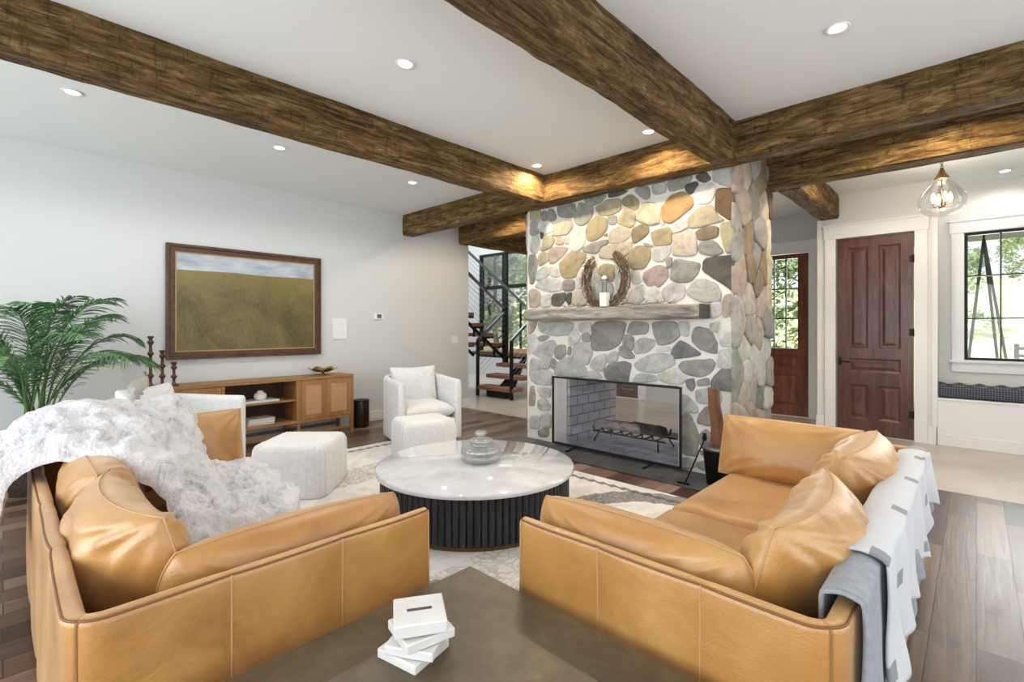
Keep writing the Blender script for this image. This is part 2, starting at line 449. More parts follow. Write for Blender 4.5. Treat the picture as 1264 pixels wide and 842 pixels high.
M['creamwax'] = simple('white ceramic block', (236,232,224), .5)
M['brown_leather'] = simple('worn brown leather', (104,66,44), .5, c2=(128,86,60), scale=8, bmp=.4, bscale=40, bdist=.004)
M['stoneblock'] = simple('white marble block', (206,204,201), .35, c2=(222,220,217), scale=6)
M['slot'] = simple('dark slot', (62,62,54), .6)
M['book_a'] = simple('book cover pale', (210,212,218), .7)
M['paper'] = simple('book pages', (226,222,214), .9)
M['grass'] = simple('sunlit hill grass', (196,200,150), .95, c2=(222,220,184), scale=.35, spec=.05)
M['deck'] = simple('porch ceiling boards', (150,154,160), .8)
M['treeleaf'] = simple('tree leaf', (128,150,108), .8, c2=(176,192,150), scale=1.2)
M['treebark'] = simple('tree bark', (90,78,66), .9)
M['fencewood'] = simple('dark fence wood', (80,76,72), .8)
STONES = [  # colour class per stone, warm lamp tint above and cool daylight below included
('k',[(-3.783,2.672),(-3.632,2.654),(-3.65,2.537),(-3.783,2.564)]),
('g',[(-3.601,2.635),(-3.546,2.626),(-3.55,2.535),(-3.606,2.543)]),
('g',[(-3.512,2.64),(-3.453,2.63),(-3.409,2.552),(-3.429,2.516),(-3.521,2.53)]),
('g',[(-3.363,2.673),(-3.157,2.649),(-3.141,2.584),(-3.172,2.508),(-3.355,2.543),(-3.382,2.612)]),
('g',[(-3.095,2.645),(-2.917,2.577),(-2.924,2.487),(-3.005,2.414),(-3.08,2.403),(-3.149,2.454),(-3.141,2.522),(-3.111,2.566)]),
('s',[(-3.013,2.667),(-2.888,2.674),(-2.747,2.66),(-2.817,2.613),(-2.903,2.595),(-2.99,2.62)]),
('d',[(-2.706,2.681),(-2.612,2.687),(-2.494,2.663),(-2.559,2.642),(-2.713,2.636)]),
('k',[(-2.867,2.568),(-2.72,2.607),(-2.592,2.602),(-2.585,2.479),(-2.72,2.46),(-2.817,2.482),(-2.871,2.539)]),
('t',[(-2.559,2.584),(-2.468,2.613),(-2.386,2.547),(-2.392,2.48),(-2.43,2.458),(-2.552,2.542)]),
('s',[(-3.783,2.537),(-3.703,2.525),(-3.667,2.473),(-3.676,2.387),(-3.792,2.396)]),
('w',[(-3.659,2.525),(-3.453,2.494),(-3.462,2.391),(-3.598,2.383),(-3.659,2.445)]),
('b',[(-3.42,2.463),(-3.298,2.489),(-3.188,2.466),(-3.18,2.402),(-3.25,2.336),(-3.429,2.341),(-3.445,2.402)]),
('d',[(-3.632,2.401),(-3.584,2.381),(-3.615,2.326)]),
('l',[(-3.756,2.364),(-3.667,2.359),(-3.659,2.231),(-3.721,2.171),(-3.783,2.218)]),
('k',[(-3.572,2.353),(-3.453,2.331),(-3.437,2.271),(-3.495,2.212),(-3.632,2.195),(-3.58,2.275)]),
('b',[(-3.409,2.306),(-3.314,2.3),(-3.314,2.236),(-3.404,2.241)]),
('b',[(-3.282,2.296),(-3.219,2.288),(-3.219,2.231),(-3.274,2.238)]),
('w',[(-3.188,2.353),(-3.111,2.399),(-3.013,2.341),(-3.02,2.219),(-3.08,2.14),(-3.203,2.147),(-3.211,2.23)]),
('t',[(-2.86,2.47),(-2.761,2.413),(-2.74,2.321),(-2.831,2.244),(-2.932,2.221),(-2.99,2.253),(-2.99,2.357),(-2.946,2.417)]),
('g',[(-2.727,2.431),(-2.625,2.433),(-2.652,2.355),(-2.706,2.369)]),
('k',[(-2.533,2.487),(-2.43,2.441),(-2.43,2.317),(-2.481,2.302),(-2.618,2.368)]),
('b',[(-2.692,2.285),(-2.572,2.32),(-2.475,2.266),(-2.475,2.209),(-2.572,2.164),(-2.706,2.169),(-2.706,2.24)]),
('g',[(-2.775,2.255),(-2.74,2.27),(-2.747,2.239)]),
('s',[(-3.035,2.16),(-2.888,2.191),(-2.74,2.209),(-2.734,2.161),(-2.831,2.136),(-2.86,2.085),(-3.02,2.109)]),
('p',[(-3.504,2.159),(-3.462,2.2),(-3.235,2.181),(-3.298,2.112),(-3.445,2.03),(-3.495,2.041)]),
('k',[(-3.65,2.135),(-3.58,2.174),(-3.529,2.142),(-3.529,2.064),(-3.641,2.021),(-3.664,2.076)]),
('s',[(-3.811,2.152),(-3.721,2.149),(-3.685,2.072),(-3.694,2.012),(-3.738,1.821),(-3.792,1.824),(-3.811,1.989)]),
('t',[(-3.235,2.111),(-3.126,2.119),(-3.005,2.081),(-3.013,2.033),(-3.095,1.942),(-3.126,1.857),(-3.314,1.858),(-3.363,2.009)]),
('l',[(-3.632,1.974),(-3.546,2.006),(-3.504,1.904),(-3.694,1.845),(-3.694,1.925)]),
('w',[(-3.512,1.977),(-3.379,2.017),(-3.347,1.873),(-3.479,1.896)]),
('l',[(-3.563,1.869),(-3.347,1.841),(-3.33,1.718),(-3.495,1.717),(-3.729,1.78)]),
('g',[(-3.298,1.818),(-3.188,1.83),(-3.157,1.796),(-3.164,1.716),(-3.298,1.716)]),
('w',[(-3.126,1.807),(-3.111,1.881),(-3.028,1.985),(-3.013,1.861),(-2.976,1.724),(-3.141,1.739)]),
('p',[(-3.801,1.73),(-3.756,1.755),(-3.641,1.695),(-3.65,1.575),(-3.703,1.55),(-3.801,1.553)]),
('l',[(-3.606,1.673),(-3.495,1.675),(-3.487,1.55),(-3.624,1.548)]),
('d',[(-3.458,1.673),(-3.266,1.683),(-3.298,1.602),(-3.347,1.55),(-3.453,1.558)]),
('d',[(-3.235,1.675),(-3.195,1.679),(-3.195,1.598),(-3.219,1.561),(-3.254,1.6)]),
('b',[(-3.157,1.696),(-3.035,1.708),(-2.976,1.601),(-3.02,1.554),(-3.188,1.553)]),
('b',[(-2.81,2.12),(-2.692,2.142),(-2.455,2.154),(-2.468,2.071),(-2.533,2.02),(-2.585,2.002),(-2.831,2.027)]),
('t',[(-2.831,1.931),(-2.747,1.953),(-2.652,1.927),(-2.659,1.834),(-2.692,1.772),(-2.831,1.859)]),
('l',[(-2.946,1.99),(-2.874,1.983),(-2.831,1.835),(-2.665,1.741),(-2.692,1.59),(-2.888,1.598),(-2.961,1.796)]),
('l',[(-2.625,1.948),(-2.546,1.941),(-2.546,1.711),(-2.638,1.681)]),
('g',[(-2.416,2.643),(-2.348,2.669),(-2.281,2.65),(-2.269,2.564),(-2.311,2.544),(-2.373,2.606)]),
('l',[(-2.233,2.656),(-2.115,2.66),(-2.104,2.576),(-2.215,2.576)]),
('s',[(-2.081,2.658),(-1.997,2.672),(-1.845,2.671),(-1.898,2.589),(-2.053,2.572)]),
('d',[(-1.904,2.59),(-1.813,2.603),(-1.803,2.559),(-1.866,2.515),(-1.893,2.551)]),
('d',[(-1.803,2.652),(-1.731,2.669),(-1.69,2.607),(-1.741,2.598),(-1.787,2.623)]),
('l',[(-1.65,2.669),(-1.515,2.68),(-1.515,2.516),(-1.542,2.517),(-1.655,2.59)]),
('w',[(-1.792,2.567),(-1.66,2.561),(-1.65,2.478),(-1.69,2.405),(-1.792,2.418),(-1.834,2.483)]),
('b',[(-2.299,2.509),(-2.215,2.477),(-2.162,2.381),(-2.168,2.295),(-2.239,2.289),(-2.398,2.352),(-2.404,2.409),(-2.348,2.49)]),
('o',[(-2.133,2.43),(-2.053,2.518),(-1.942,2.54),(-1.855,2.466),(-1.843,2.396),(-1.964,2.327),(-2.047,2.277),(-2.11,2.308),(-2.144,2.378)]),
('b',[(-2.144,2.286),(-2.11,2.281),(-2.127,2.261)]),
('t',[(-2.239,2.212),(-2.075,2.238),(-2.05,2.17),(-2.058,2.08),(-2.209,2.087),(-2.233,2.161)]),
('x',[(-2.442,2.268),(-2.366,2.296),(-2.287,2.279),(-2.281,2.212),(-2.348,2.176),(-2.423,2.135),(-2.446,2.2)]),
('l',[(-2.036,2.243),(-1.898,2.28),(-1.888,2.211),(-2.019,2.177)]),
('k',[(-1.877,2.293),(-1.782,2.36),(-1.685,2.374),(-1.63,2.274),(-1.571,2.225),(-1.71,2.216),(-1.845,2.2),(-1.877,2.241)]),
('x',[(-1.813,2.159),(-1.751,2.181),(-1.63,2.182),(-1.625,2.093),(-1.782,2.088)]),
('b',[(-2.008,2.154),(-1.855,2.175),(-1.813,2.056),(-1.808,1.957),(-2.019,1.974),(-2.025,2.06)]),
('r',[(-1.635,2.5),(-1.515,2.481),(-1.515,2.232),(-1.552,2.237),(-1.591,2.288),(-1.635,2.335)]),
('g',[(-1.772,2.051),(-1.69,2.061),(-1.63,2.029),(-1.586,1.954),(-1.66,1.935),(-1.782,1.98)]),
('k',[(-1.601,2.19),(-1.515,2.198),(-1.515,1.958),(-1.562,1.946),(-1.581,2.068)]),
('g',[(-2.323,2.123),(-2.245,2.097),(-2.245,2.075),(-2.311,2.099)]),
('k',[(-2.538,2.137),(-2.461,2.14),(-2.486,2.068),(-2.525,2.027),(-2.564,2.042)]),
('l',[(-2.221,2.065),(-2.053,2.057),(-2.064,1.993),(-2.144,1.931),(-2.227,1.956)]),
('t',[(-2.461,2.07),(-2.373,2.099),(-2.269,2.059),(-2.26,1.97),(-2.323,1.882),(-2.461,1.888),(-2.493,1.982)]),
('g',[(-2.092,1.937),(-2.041,1.948),(-2.047,1.885),(-2.075,1.866)]),
('p',[(-2.311,1.842),(-2.168,1.89),(-2.092,1.856),(-2.081,1.775),(-2.179,1.689),(-2.275,1.706),(-2.329,1.787)]),
('g',[(-2.03,1.873),(-2.008,1.929),(-1.931,1.911),(-1.777,1.871),(-1.813,1.781),(-1.877,1.724),(-2.008,1.732),(-2.053,1.767)]),
('d',[(-1.741,1.888),(-1.71,1.91),(-1.542,1.909),(-1.515,1.922),(-1.515,1.629),(-1.533,1.627),(-1.601,1.705),(-1.65,1.744),(-1.746,1.807)]),
('l',[(-1.888,1.641),(-1.803,1.729),(-1.731,1.724),(-1.64,1.678),(-1.605,1.606),(-1.61,1.531),(-1.751,1.537),(-1.877,1.599)]),
('l',[(-2.121,1.664),(-2.053,1.709),(-1.925,1.69),(-1.925,1.59),(-1.997,1.551),(-2.075,1.549),(-2.133,1.621)]),
('w',[(-2.299,1.674),(-2.203,1.691),(-2.133,1.589),(-2.121,1.545),(-2.287,1.546),(-2.311,1.619)]),
('l',[(-2.461,1.865),(-2.373,1.847),(-2.36,1.745),(-2.435,1.744)]),
('l',[(-2.448,1.671),(-2.348,1.721),(-2.311,1.652),(-2.348,1.554),(-2.525,1.549),(-2.474,1.627)]),
('p',[(-1.576,1.575),(-1.515,1.585),(-1.515,1.502),(-1.515,1.385),(-1.542,1.395),(-1.586,1.416)]),
('w',[(-1.675,1.518),(-1.601,1.516),(-1.601,1.426),(-1.67,1.387)]),
('l',[(-3.667,1.367),(-3.164,1.363),(-3.188,1.282),(-3.235,1.225),(-3.479,1.222),(-3.65,1.26)]),
('p',[(-3.811,1.389),(-3.685,1.387),(-3.738,1.28),(-3.811,1.226)]),
('g',[(-3.676,1.187),(-3.598,1.208),(-3.495,1.202),(-3.615,1.148)]),
('w',[(-3.82,1.212),(-3.721,1.213),(-3.641,1.134),(-3.756,1.01),(-3.82,0.994)]),
('l',[(-3.756,1.003),(-3.598,1.122),(-3.445,1.158),(-3.404,1.1),(-3.462,1.008),(-3.512,0.901),(-3.615,0.949)]),
('g',[(-3.42,1.048),(-3.363,1.108),(-3.282,1.097),(-3.274,1.014),(-3.347,0.954),(-3.412,0.983)]),
('g',[(-3.235,1.079),(-3.203,1.086),(-3.211,1.017),(-3.242,1.016)]),
('w',[(-3.211,1.143),(-3.219,1.218),(-3.141,1.294),(-3.073,1.183),(-3.126,1.145),(-3.203,1.118)]),
('w',[(-3.095,1.331),(-2.946,1.355),(-2.946,1.27),(-3.065,1.257)]),
('g',[(-3.05,1.22),(-2.99,1.251),(-2.954,1.209),(-2.961,1.16),(-3.035,1.165)]),
('g',[(-2.917,1.361),(-2.52,1.358),(-2.546,1.26),(-2.598,1.144),(-2.692,1.089),(-2.888,1.065),(-2.929,1.112)]),
('l',[(-3.172,1.081),(-3.065,1.146),(-2.946,1.112),(-2.92,1.04),(-2.99,0.902),(-3.141,0.969),(-3.18,1.018)]),
('l',[(-2.946,0.905),(-2.888,0.98),(-2.761,1.033),(-2.761,0.938),(-2.803,0.859),(-2.888,0.872)]),
('l',[(-2.734,1.011),(-2.652,1.055),(-2.612,1.039),(-2.625,0.98),(-2.72,0.946)]),
('g',[(-2.546,1.226),(-2.443,1.21),(-2.449,1.079),(-2.546,1.133)]),
('g',[(-2.585,1.098),(-2.546,1.116),(-2.43,1.029),(-2.443,1.005),(-2.533,1.007),(-2.585,1.04)]),
('m',[(-2.775,0.866),(-2.692,0.93),(-2.546,0.961),(-2.468,0.942),(-2.494,0.826),(-2.507,0.762),(-2.747,0.773)]),
('l',[(-3.42,0.841),(-3.347,0.935),(-3.219,0.979),(-3.111,0.958),(-3.005,0.865),(-2.976,0.781),(-3.429,0.775)]),
('l',[(-2.976,0.83),(-2.874,0.842),(-2.789,0.782),(-2.976,0.781)]),
('l',[(-3.783,0.941),(-3.632,0.921),(-3.641,0.815),(-3.756,0.673),(-3.792,0.751)]),
('g',[(-3.487,0.889),(-3.445,0.956),(-3.396,0.894),(-3.453,0.839)]),
('l',[(-3.606,0.923),(-3.563,0.918),(-3.495,0.849),(-3.615,0.836)]),
('l',[(-3.685,0.785),(-3.546,0.82),(-3.462,0.78),(-3.47,0.655),(-3.738,0.654)]),
('l',[(-3.685,0.604),(-3.487,0.615),(-3.504,0.522),(-3.615,0.511)]),
('p',[(-3.783,0.616),(-3.729,0.607),(-3.721,0.406),(-3.811,0.397)]),
('l',[(-3.674,0.449),(-3.58,0.501),(-3.488,0.426),(-3.506,0.367),(-3.655,0.364)]),
('l',[(-3.617,0.311),(-3.488,0.327),(-3.488,0.171),(-3.617,0.167)]),
('g',[(-3.655,0.119),(-3.524,0.152),(-3.524,0.067),(-3.663,0.06)]),
('l',[(-3.79,0.26),(-3.655,0.277),(-3.655,0.148),(-3.79,0.128)]),
('g',[(-2.499,1.26),(-2.461,1.352),(-2.287,1.35),(-2.287,1.25),(-2.474,1.243)]),
('g',[(-2.239,1.35),(-1.997,1.353),(-1.964,1.232),(-2.053,1.167),(-2.168,1.142),(-2.203,1.218)]),
('l',[(-1.975,1.348),(-1.877,1.347),(-1.888,1.233),(-1.942,1.242)]),
('g',[(-1.845,1.233),(-1.813,1.306),(-1.69,1.275),(-1.64,1.175),(-1.635,1.09),(-1.69,1.088),(-1.782,1.131),(-1.834,1.181)]),
('l',[(-1.675,1.336),(-1.61,1.345),(-1.61,1.275),(-1.67,1.28)]),
('w',[(-1.601,1.365),(-1.515,1.384),(-1.515,1.149),(-1.601,1.151)]),
('m',[(-1.953,1.184),(-1.855,1.119),(-1.777,1.075),(-1.792,1.054),(-1.92,1.043),(-1.997,1.019),(-2.036,1.06),(-2.019,1.114)]),
('l',[(-2.416,1.148),(-2.348,1.194),(-2.215,1.185),(-2.233,1.119),(-2.311,1.067),(-2.416,1.052)]),
('w',[(-2.179,1.109),(-2.075,1.123),(-2.064,1.086),(-2.191,1.082)]),
('l',[(-2.423,0.955),(-2.311,1.017),(-2.168,1.055),(-2.036,1.049),(-2.019,0.976),(-2.053,0.942),(-2.203,0.879),(-2.385,0.884)]),
('g',[(-1.975,0.946),(-1.92,0.996),(-1.782,1.003),(-1.69,1.032),(-1.65,0.984),(-1.69,0.911),(-1.782,0.874),(-1.898,0.882)]),
('l',[(-1.601,1.096),(-1.515,1.124),(-1.515,0.963),(-1.581,0.963),(-1.62,0.975)]),
('m',[(-1.898,0.82),(-1.834,0.835),(-1.834,0.778),(-1.85,0.74),(-1.888,0.773)]),
('g',[(-1.792,0.828),(-1.71,0.854),(-1.705,0.804),(-1.787,0.792)]),
('m',[(-1.665,0.852),(-1.591,0.942),(-1.533,0.936),(-1.515,0.845),(-1.515,0.767),(-1.63,0.775),(-1.67,0.801)]),
('l',[(-1.803,0.744),(-1.63,0.765),(-1.601,0.717),(-1.605,0.647),(-1.792,0.637),(-1.808,0.698)]),
('w',[(-2.168,0.87),(-2.075,0.919),(-1.964,0.915),(-1.898,0.856),(-1.953,0.789),(-2.156,0.8)]),
('l',[(-2.435,0.785),(-2.385,0.85),(-2.203,0.846),(-2.197,0.792),(-2.423,0.774)]),
('l',[(-1.952,0.683),(-1.887,0.675),(-1.809,0.594),(-1.802,0.546),(-1.959,0.542)]),
('y',[(-1.945,0.515),(-1.859,0.512),(-1.809,0.381),(-1.802,0.258),(-1.802,0.156),(-1.952,0.163)]),
('g',[(-1.782,0.508),(-1.72,0.604),(-1.666,0.576),(-1.646,0.485),(-1.693,0.458),(-1.789,0.452)]),
('g',[(-1.775,0.345),(-1.727,0.4),(-1.693,0.371),(-1.7,0.289),(-1.74,0.255),(-1.775,0.277)]),
('m',[(-1.768,0.21),(-1.68,0.218),(-1.707,0.18),(-1.754,0.178)]),
('g',[(-1.789,0.097),(-1.707,0.133),(-1.68,0.077),(-1.693,0.048),(-1.789,0.056)]),
('l',[(-1.945,0.109),(-1.816,0.119),(-1.816,0.064),(-1.945,0.024)]),
('l',[(-1.653,0.417),(-1.6,0.425),(-1.594,0.346),(-1.646,0.351)]),
('l',[(-1.587,0.347),(-1.515,0.346),(-1.517,0.24),(-1.575,0.23)]),
('g',[(-1.653,0.19),(-1.549,0.195),(-1.549,0.077),(-1.64,0.072)]),
]
# ------------------------------------------------------------------ room shell
ZC = 2.96
XW = -6.1
def slab(name, mat, boxes, label=None, bevel=0):
    m = MB()
    for b in boxes: m.box(*b)
    return struct(m.build(name, mat, bevel=bevel), label)
slab('floor', M['floor'], [(-6.1,2.2,-2.5,5.2,-.1,0)], 'wide brown wooden plank floor of the living room')
slab('floor_entry', M['tile'], [(-6.1,2.2,5.2,8.0,-.1,0), (-11,-6.1,5.2,9.2,-.1,0)], 'pale stone tile floor of the entry hall')
slab('ceiling', M['ceiling'], [(-6.3,2.4,-2.7,8.2,ZC,ZC+.1)], 'white ceiling between the wooden beams')
slab('ceiling_stair', M['ceiling'], [(-11.1,-6.3,5.2,9.4,5.2,5.3)])
slab('wall_left', M['wall'], [(XW-.15,XW,-2.5,5.34,0,ZC)], 'long pale grey wall on the left')
slab('wall_header', M['wall'], [(XW-.15,XW,5.34,9.2,ZC-.02,5.2), (XW-.15,XW,8.0,9.2,0,ZC)])
slab('wall_stair', M['wall'], [(-11.15,-11,5.2,9.4,0,5.2), (-11,XW-.15,5.19,5.34,0,5.2)])
# stair window wall at Y=9.2
WX0, WX1, WZ0, WZ1 = -10.05, -6.9, .5, 3.33
slab('wall_stair_back', M['wall'], [(-11,WX0,9.2,9.35,0,5.2), (WX1,XW-.0,9.2,9.35,0,5.2), (WX0,WX1,9.2,9.35,WZ1,5.2), (WX0,WX1,9.2,9.35,0,WZ0)])
# entry walls
slab('wall_entry', M['wall_warm'], [(-1.46,-1.27,7.2,7.35,0,ZC), (-.51,-.32,7.2,7.35,0,ZC), (-1.27,-.51,7.2,7.35,2.41,ZC), (-1.46,-1.31,7.35,8,0,ZC), (-.32-.15,-.32,7.35,7.85,0,ZC)], 'warm white wall around the tall panelled door')
NX0, NX1, NZ0, NZ1 = -.1, 1.08, .93, 2.40
slab('wall_niche', M['wall_warm'], [(-.32,NX0,7.7,7.85,0,ZC), (NX1,2.2,7.7,7.85,0,ZC), (NX0,NX1,7.7,7.85,NZ1,ZC), (NX0,NX1,7.7,7.85,0,NZ0)], 'warm white wall around the window over the bench')
slab('wall_far', M['wall'], [(-1.74,-1.31,8,8.15,0,ZC), (-2.66,-1.74,8,8.15,2.40,ZC), (-4.3,-2.66,8,8.15,0,ZC), (-5.3,-4.3,8,8.15,2.3,ZC), (-6.1,-5.3,8,8.15,0,ZC)], 'grey blue wall behind the stone chimney')
# walls behind the camera with their windows
slab('wall_back', M['wall'], [(-6.1,-5.2,-2.65,-2.5,0,ZC), (-5.2,1.2,-2.65,-2.5,2.5,ZC), (-5.2,1.2,-2.65,-2.5,0,.3), (1.2,2.2,-2.65,-2.5,0,ZC)])
slab('wall_right', M['wall'], [(2.2,2.35,-2.65,-1.6,0,ZC), (2.2,2.35,-1.6,4.6,2.5,ZC), (2.2,2.35,-1.6,4.6,0,.3), (2.2,2.35,4.6,7.85,0,ZC)])
# baseboards
slab('baseboard_left', M['trim'], [(XW,XW+.018,-2.5,5.34,0,.14)], 'white baseboard along the left wall', .003)
slab('baseboard_corner', M['trim'], [(XW-.15,XW+.018,5.34,5.358,0,.14)], None, .003)
slab('baseboard_entry', M['trim'], [(-.395,-.32,7.165,7.182,0,.2), (-1.48,-1.39,7.17,7.2,0,.2)], 'white baseboard beside the tall panelled door', .003)
# corner boards of the entry wall
slab('trim_1', M['trim'], [(-.36,-.31,7.18,7.21,.2,ZC), (-1.47,-1.43,7.18,7.21,.2,2.66)], None, .003)

def casing(name, x0, x1, z1, y, w=.12, head=.16, label=None):
    m = MB()
    m.box(x0-w, x0, y-.03, y+.02, 0, z1); m.box(x1, x1+w, y-.03, y+.02, 0, z1)
    m.box(x0-w-.012, x1+w+.012, y-.036, y+.02, z1, z1+head); m.box(x0-w-.03, x1+w+.03, y-.05, y+.02, z1+head, z1+head+.025)
    return struct(m.build(name, M['trim'], bevel=.003), label)
casing('trim_2', -1.27, -.51, 2.41, 7.2, .115, .15, 'white casing around the tall five-panel door')
casing('trim_3', -2.66, -1.74, 2.40, 8.0, .105, .14, 'white casing around the half-glazed entry door')
casing('trim_4', -5.3, -4.45, 2.3, 8.0, .15, .14)

# ---- tall five-panel door
def panel_field(m, x0, x1, z0, z1, y, d):
    """raised panel: sunken moulding ring + raised field, on a face at y (facing -Y)"""
    b = .022
    # moulding as sloping frame
    vs = [(x0,y,z0),(x1,y,z0),(x1,y,z1),(x0,y,z1),
          (x0+b,y+d,z0+b),(x1-b,y+d,z0+b),(x1-b,y+d,z1-b),(x0+b,y+d,z1-b),
          (x0+b*1.6,y+d,z0+b*1.6),(x1-b*1.6,y+d,z0+b*1.6),(x1-b*1.6,y+d,z1-b*1.6),(x0+b*1.6,y+d,z1-b*1.6),
          (x0+b*3,y+d*.3,z0+b*3),(x1-b*3,y+d*.3,z0+b*3),(x1-b*3,y+d*.3,z1-b*3),(x0+b*3,y+d*.3,z1-b*3)]
    fs = []
    for r in range(3):
        for k in range(4):
            l = (k+1) % 4; fs.append((r*4+k, r*4+l, r*4+4+l, r*4+4+k))
    fs.append((12,13,14,15)); m.add(vs, fs)
def panel_door(parent, x0, x1, z0, z1, y, th, panels, mat, glass=None, hold='door_leaf'):
    """door leaf as stiles and rails around openings"""
    xs = sorted(set([x0, x1]+[a for p in panels for a in p[:2]])); zs = sorted(set([z0, z1]+[a for p in panels for a in p[2:]]))
    m = MB()
    for i in range(len(xs)-1):
        for j in range(len(zs)-1):
            cx_, cz_ = (xs[i]+xs[i+1])/2, (zs[j]+zs[j+1])/2
            if any(p[0] < cx_ < p[1] and p[2] < cz_ < p[3] for p in panels): continue
            m.box(xs[i], xs[i+1], y, y+th, zs[j], zs[j+1])
    leaf = m.build(hold, mat, parent, weld=1e-5)
    for p in panels:
        if p == glass: continue
        q = MB(); panel_field(q, p[0], p[1], p[2], p[3], y, .014); q.box(p[0], p[1], y+.02, y+.03, p[2], p[3])
        q.build('door_panel', mat, leaf)
    return leaf
d1 = struct(thing('door_1', 'tall dark mahogany door with five raised panels', 'door', (-.89,7.22,0)))
del d1['category']
leaf = panel_door(d1, -1.26, -.52, .008, 2.40, 7.225, .04,
    [(-1.15,-.945,1.055,2.29), (-.845,-.635,1.055,2.29), (-1.15,-.635,.76,.93), (-1.15,-.945,.19,.61), (-.845,-.635,.19,.61)], M['door_dark'])
m = MB(); m.box(-1.245,-1.215,7.215,7.226,.84,.94); m.tube([(-1.23,7.225,.89),(-1.23,7.175,.89)], .01, 10); m.tube([(-1.232,7.172,.89),(-1.12,7.172,.885)], .009, 10)
m.build('door_handle', M['black'], leaf, bevel=.002)
for z in (.3, 1.25, 2.1):
    m = MB(); m.tube([(-.52,7.215,z-.045),(-.52,7.215,z+.045)], .008, 8); m.box(-.56,-.52,7.218,7.226,z-.04,z+.04); m.build('hinge', M['black'], leaf)
# ---- half glazed entry door
d2 = struct(thing('door_2', 'reddish wooden entry door with divided glass above', 'door', (-2.2,8.02,0))); del d2['category']
gl = (-2.52,-1.885,1.0,2.325)
leaf = panel_door(d2, -2.65, -1.75, .008, 2.39, 8.02, .045, [gl, (-2.52,-1.885,.70,.90), (-2.50,-1.90,.14,.62)], M['door_wood'], gl)
m = MB(); m.box(gl[0],gl[1],8.04,8.046,gl[2],gl[3]); m.build('glass_pane', M['pane'], d2)
m = MB()
for k in (1,2,3): x = gl[0]+(gl[1]-gl[0])*k/4 if False else gl[0]+(gl[1]-gl[0])*k/4; m.box(x-.008,x+.008,8.028,8.056,gl[2],gl[3])
for z in (1.44,1.88): m.box(gl[0],gl[1],8.028,8.056,z-.008,z+.008)
m.box(-2.4,-2.384,8.028,8.056,1.9,2.32)
m.build('muntin', M['black'], d2)
m = MB(); m.tube([(-2.6,8.02,.98),(-2.6,7.97,.98),(-2.5,7.97,.98)], .01, 8); m.build('door_handle', M['black'], d2)
# ---- dark door beyond the firebox
d3 = struct(thing('door_3', 'dark wooden door of the far hall wall', 'door', (-4.87,8.02,0))); del d3['category']
panel_door(d3, -5.29, -4.46, .008, 2.29, 8.03, .04, [(-5.18,-4.93,1.0,2.2), (-4.82,-4.57,1.0,2.2), (-5.18,-4.93,.15,.9), (-4.82,-4.57,.15,.9)], M['door_dark'])

# ---- niche window with bench below
def window(name, x0, x1, z0, z1, y, cols, rows, fr=.03, depth=.06, label=None, mat='black', mw=.012):
    w = struct(thing(name, label, None, ((x0+x1)/2, y, z0)))
    m = MB(); m.box(x0,x0+fr,y,y+depth,z0,z1); m.box(x1-fr,x1,y,y+depth,z0,z1); m.box(x0+fr,x1-fr,y,y+depth,z0,z0+fr); m.box(x0+fr,x1-fr,y,y+depth,z1-fr,z1)
    m.build('window_frame', M[mat], w, bevel=.002)
    m = MB()
    for x, ww in cols: m.box(x-ww/2,x+ww/2,y+.01,y+depth-.01,z0+fr,z1-fr)
    for z, ww in rows: m.box(x0+fr,x1-fr,y+.012,y+depth-.012,z-ww/2,z+ww/2)
    m.build('muntin', M[mat], w)
    m = MB(); m.box(x0+fr,x1-fr,y+depth/2-.003,y+depth/2+.003,z0+fr,z1-fr); m.build('window_glass', M['pane'], w)
    return w
W1 = window('window_1', NX0, NX1, NZ0, NZ1, 7.72, [(.20,.014),(.49,.03),(.78,.014)], [(1.41,.014),(1.9,.014)], label='black framed window above the plaid bench')
slab('trim_5', M['trim'], [(NX0-.11,NX0,7.67,7.72,.86,NZ1), (NX1,NX1+.11,7.67,7.72,.86,NZ1), (NX0-.125,NX1+.125,7.662,7.72,NZ1,NZ1+.13), (NX0-.14,NX1+.14,7.65,7.72,NZ1+.13,NZ1+.155), (NX0-.13,NX1+.13,7.64,7.72,.90,.93), (NX0-.11,NX1+.11,7.672,7.72,.79,.90)], 'white casing around the window above the bench', .003)
bn = thing('window_bench', 'white built-in bench below the black framed window', 'bench', (.4,7.45,0))
m = MB(); m.box(-.315,2.18,7.2,7.695,0,.5); m.build('bench_base', M['trim'], bn, bevel=.003)
m = MB(); m.box(-.315,2.18,7.185,7.695,.5,.525); m.build('bench_top', M['trim'], bn, bevel=.004)
m = MB(); m.box(-.31,2.18,7.186,7.2,0,.13); m.build('bench_plinth', M['trim'], bn, bevel=.003)
def bench_cush():
    m = MB()
    x0, x1 = -.31, 1.9; n = 120
    def prof(t, a):   # a 0..1 around
        an = a*2*PI; c, s = math.cos(an), math.sin(an)
        e = .35
        w = math.copysign(abs(c)**e, c)*.235; h = math.copysign(abs(s)**e, s)*.068
        x = x0+(x1-x0)*t
        h2 = h*(1+.16*math.cos((x-x0)*2*PI/.17)) if h > 0 else h
        return (x, 7.435+w, .595+h2)
    m.grid(lambda u, v: prof(u, v), n, 33)
    m.add([prof(0, k/32) for k in range(32)], [tuple(range(32))]); m.add([prof(1, k/32) for k in range(32)], [tuple(range(32))])
    return m
o = bench_cush().build('bench_cushion', M['plaid'], smooth=True, weld=1e-4); tag(o, 'navy plaid tufted cushion lying on the white window bench', 'cushion')
# ---- stair window
W2 = window('window_2', WX0, WX1, WZ0, WZ1, 9.2, [(-9.09,.16),(-7.95,.1)], [(2.4,.09)], fr=.06, depth=.1, label='large black framed window behind the staircase')
m = MB(); m.box(-9.86,-9.80,9.1,9.16,1.55,2.9); m.build('window_post', M['black'], W2)

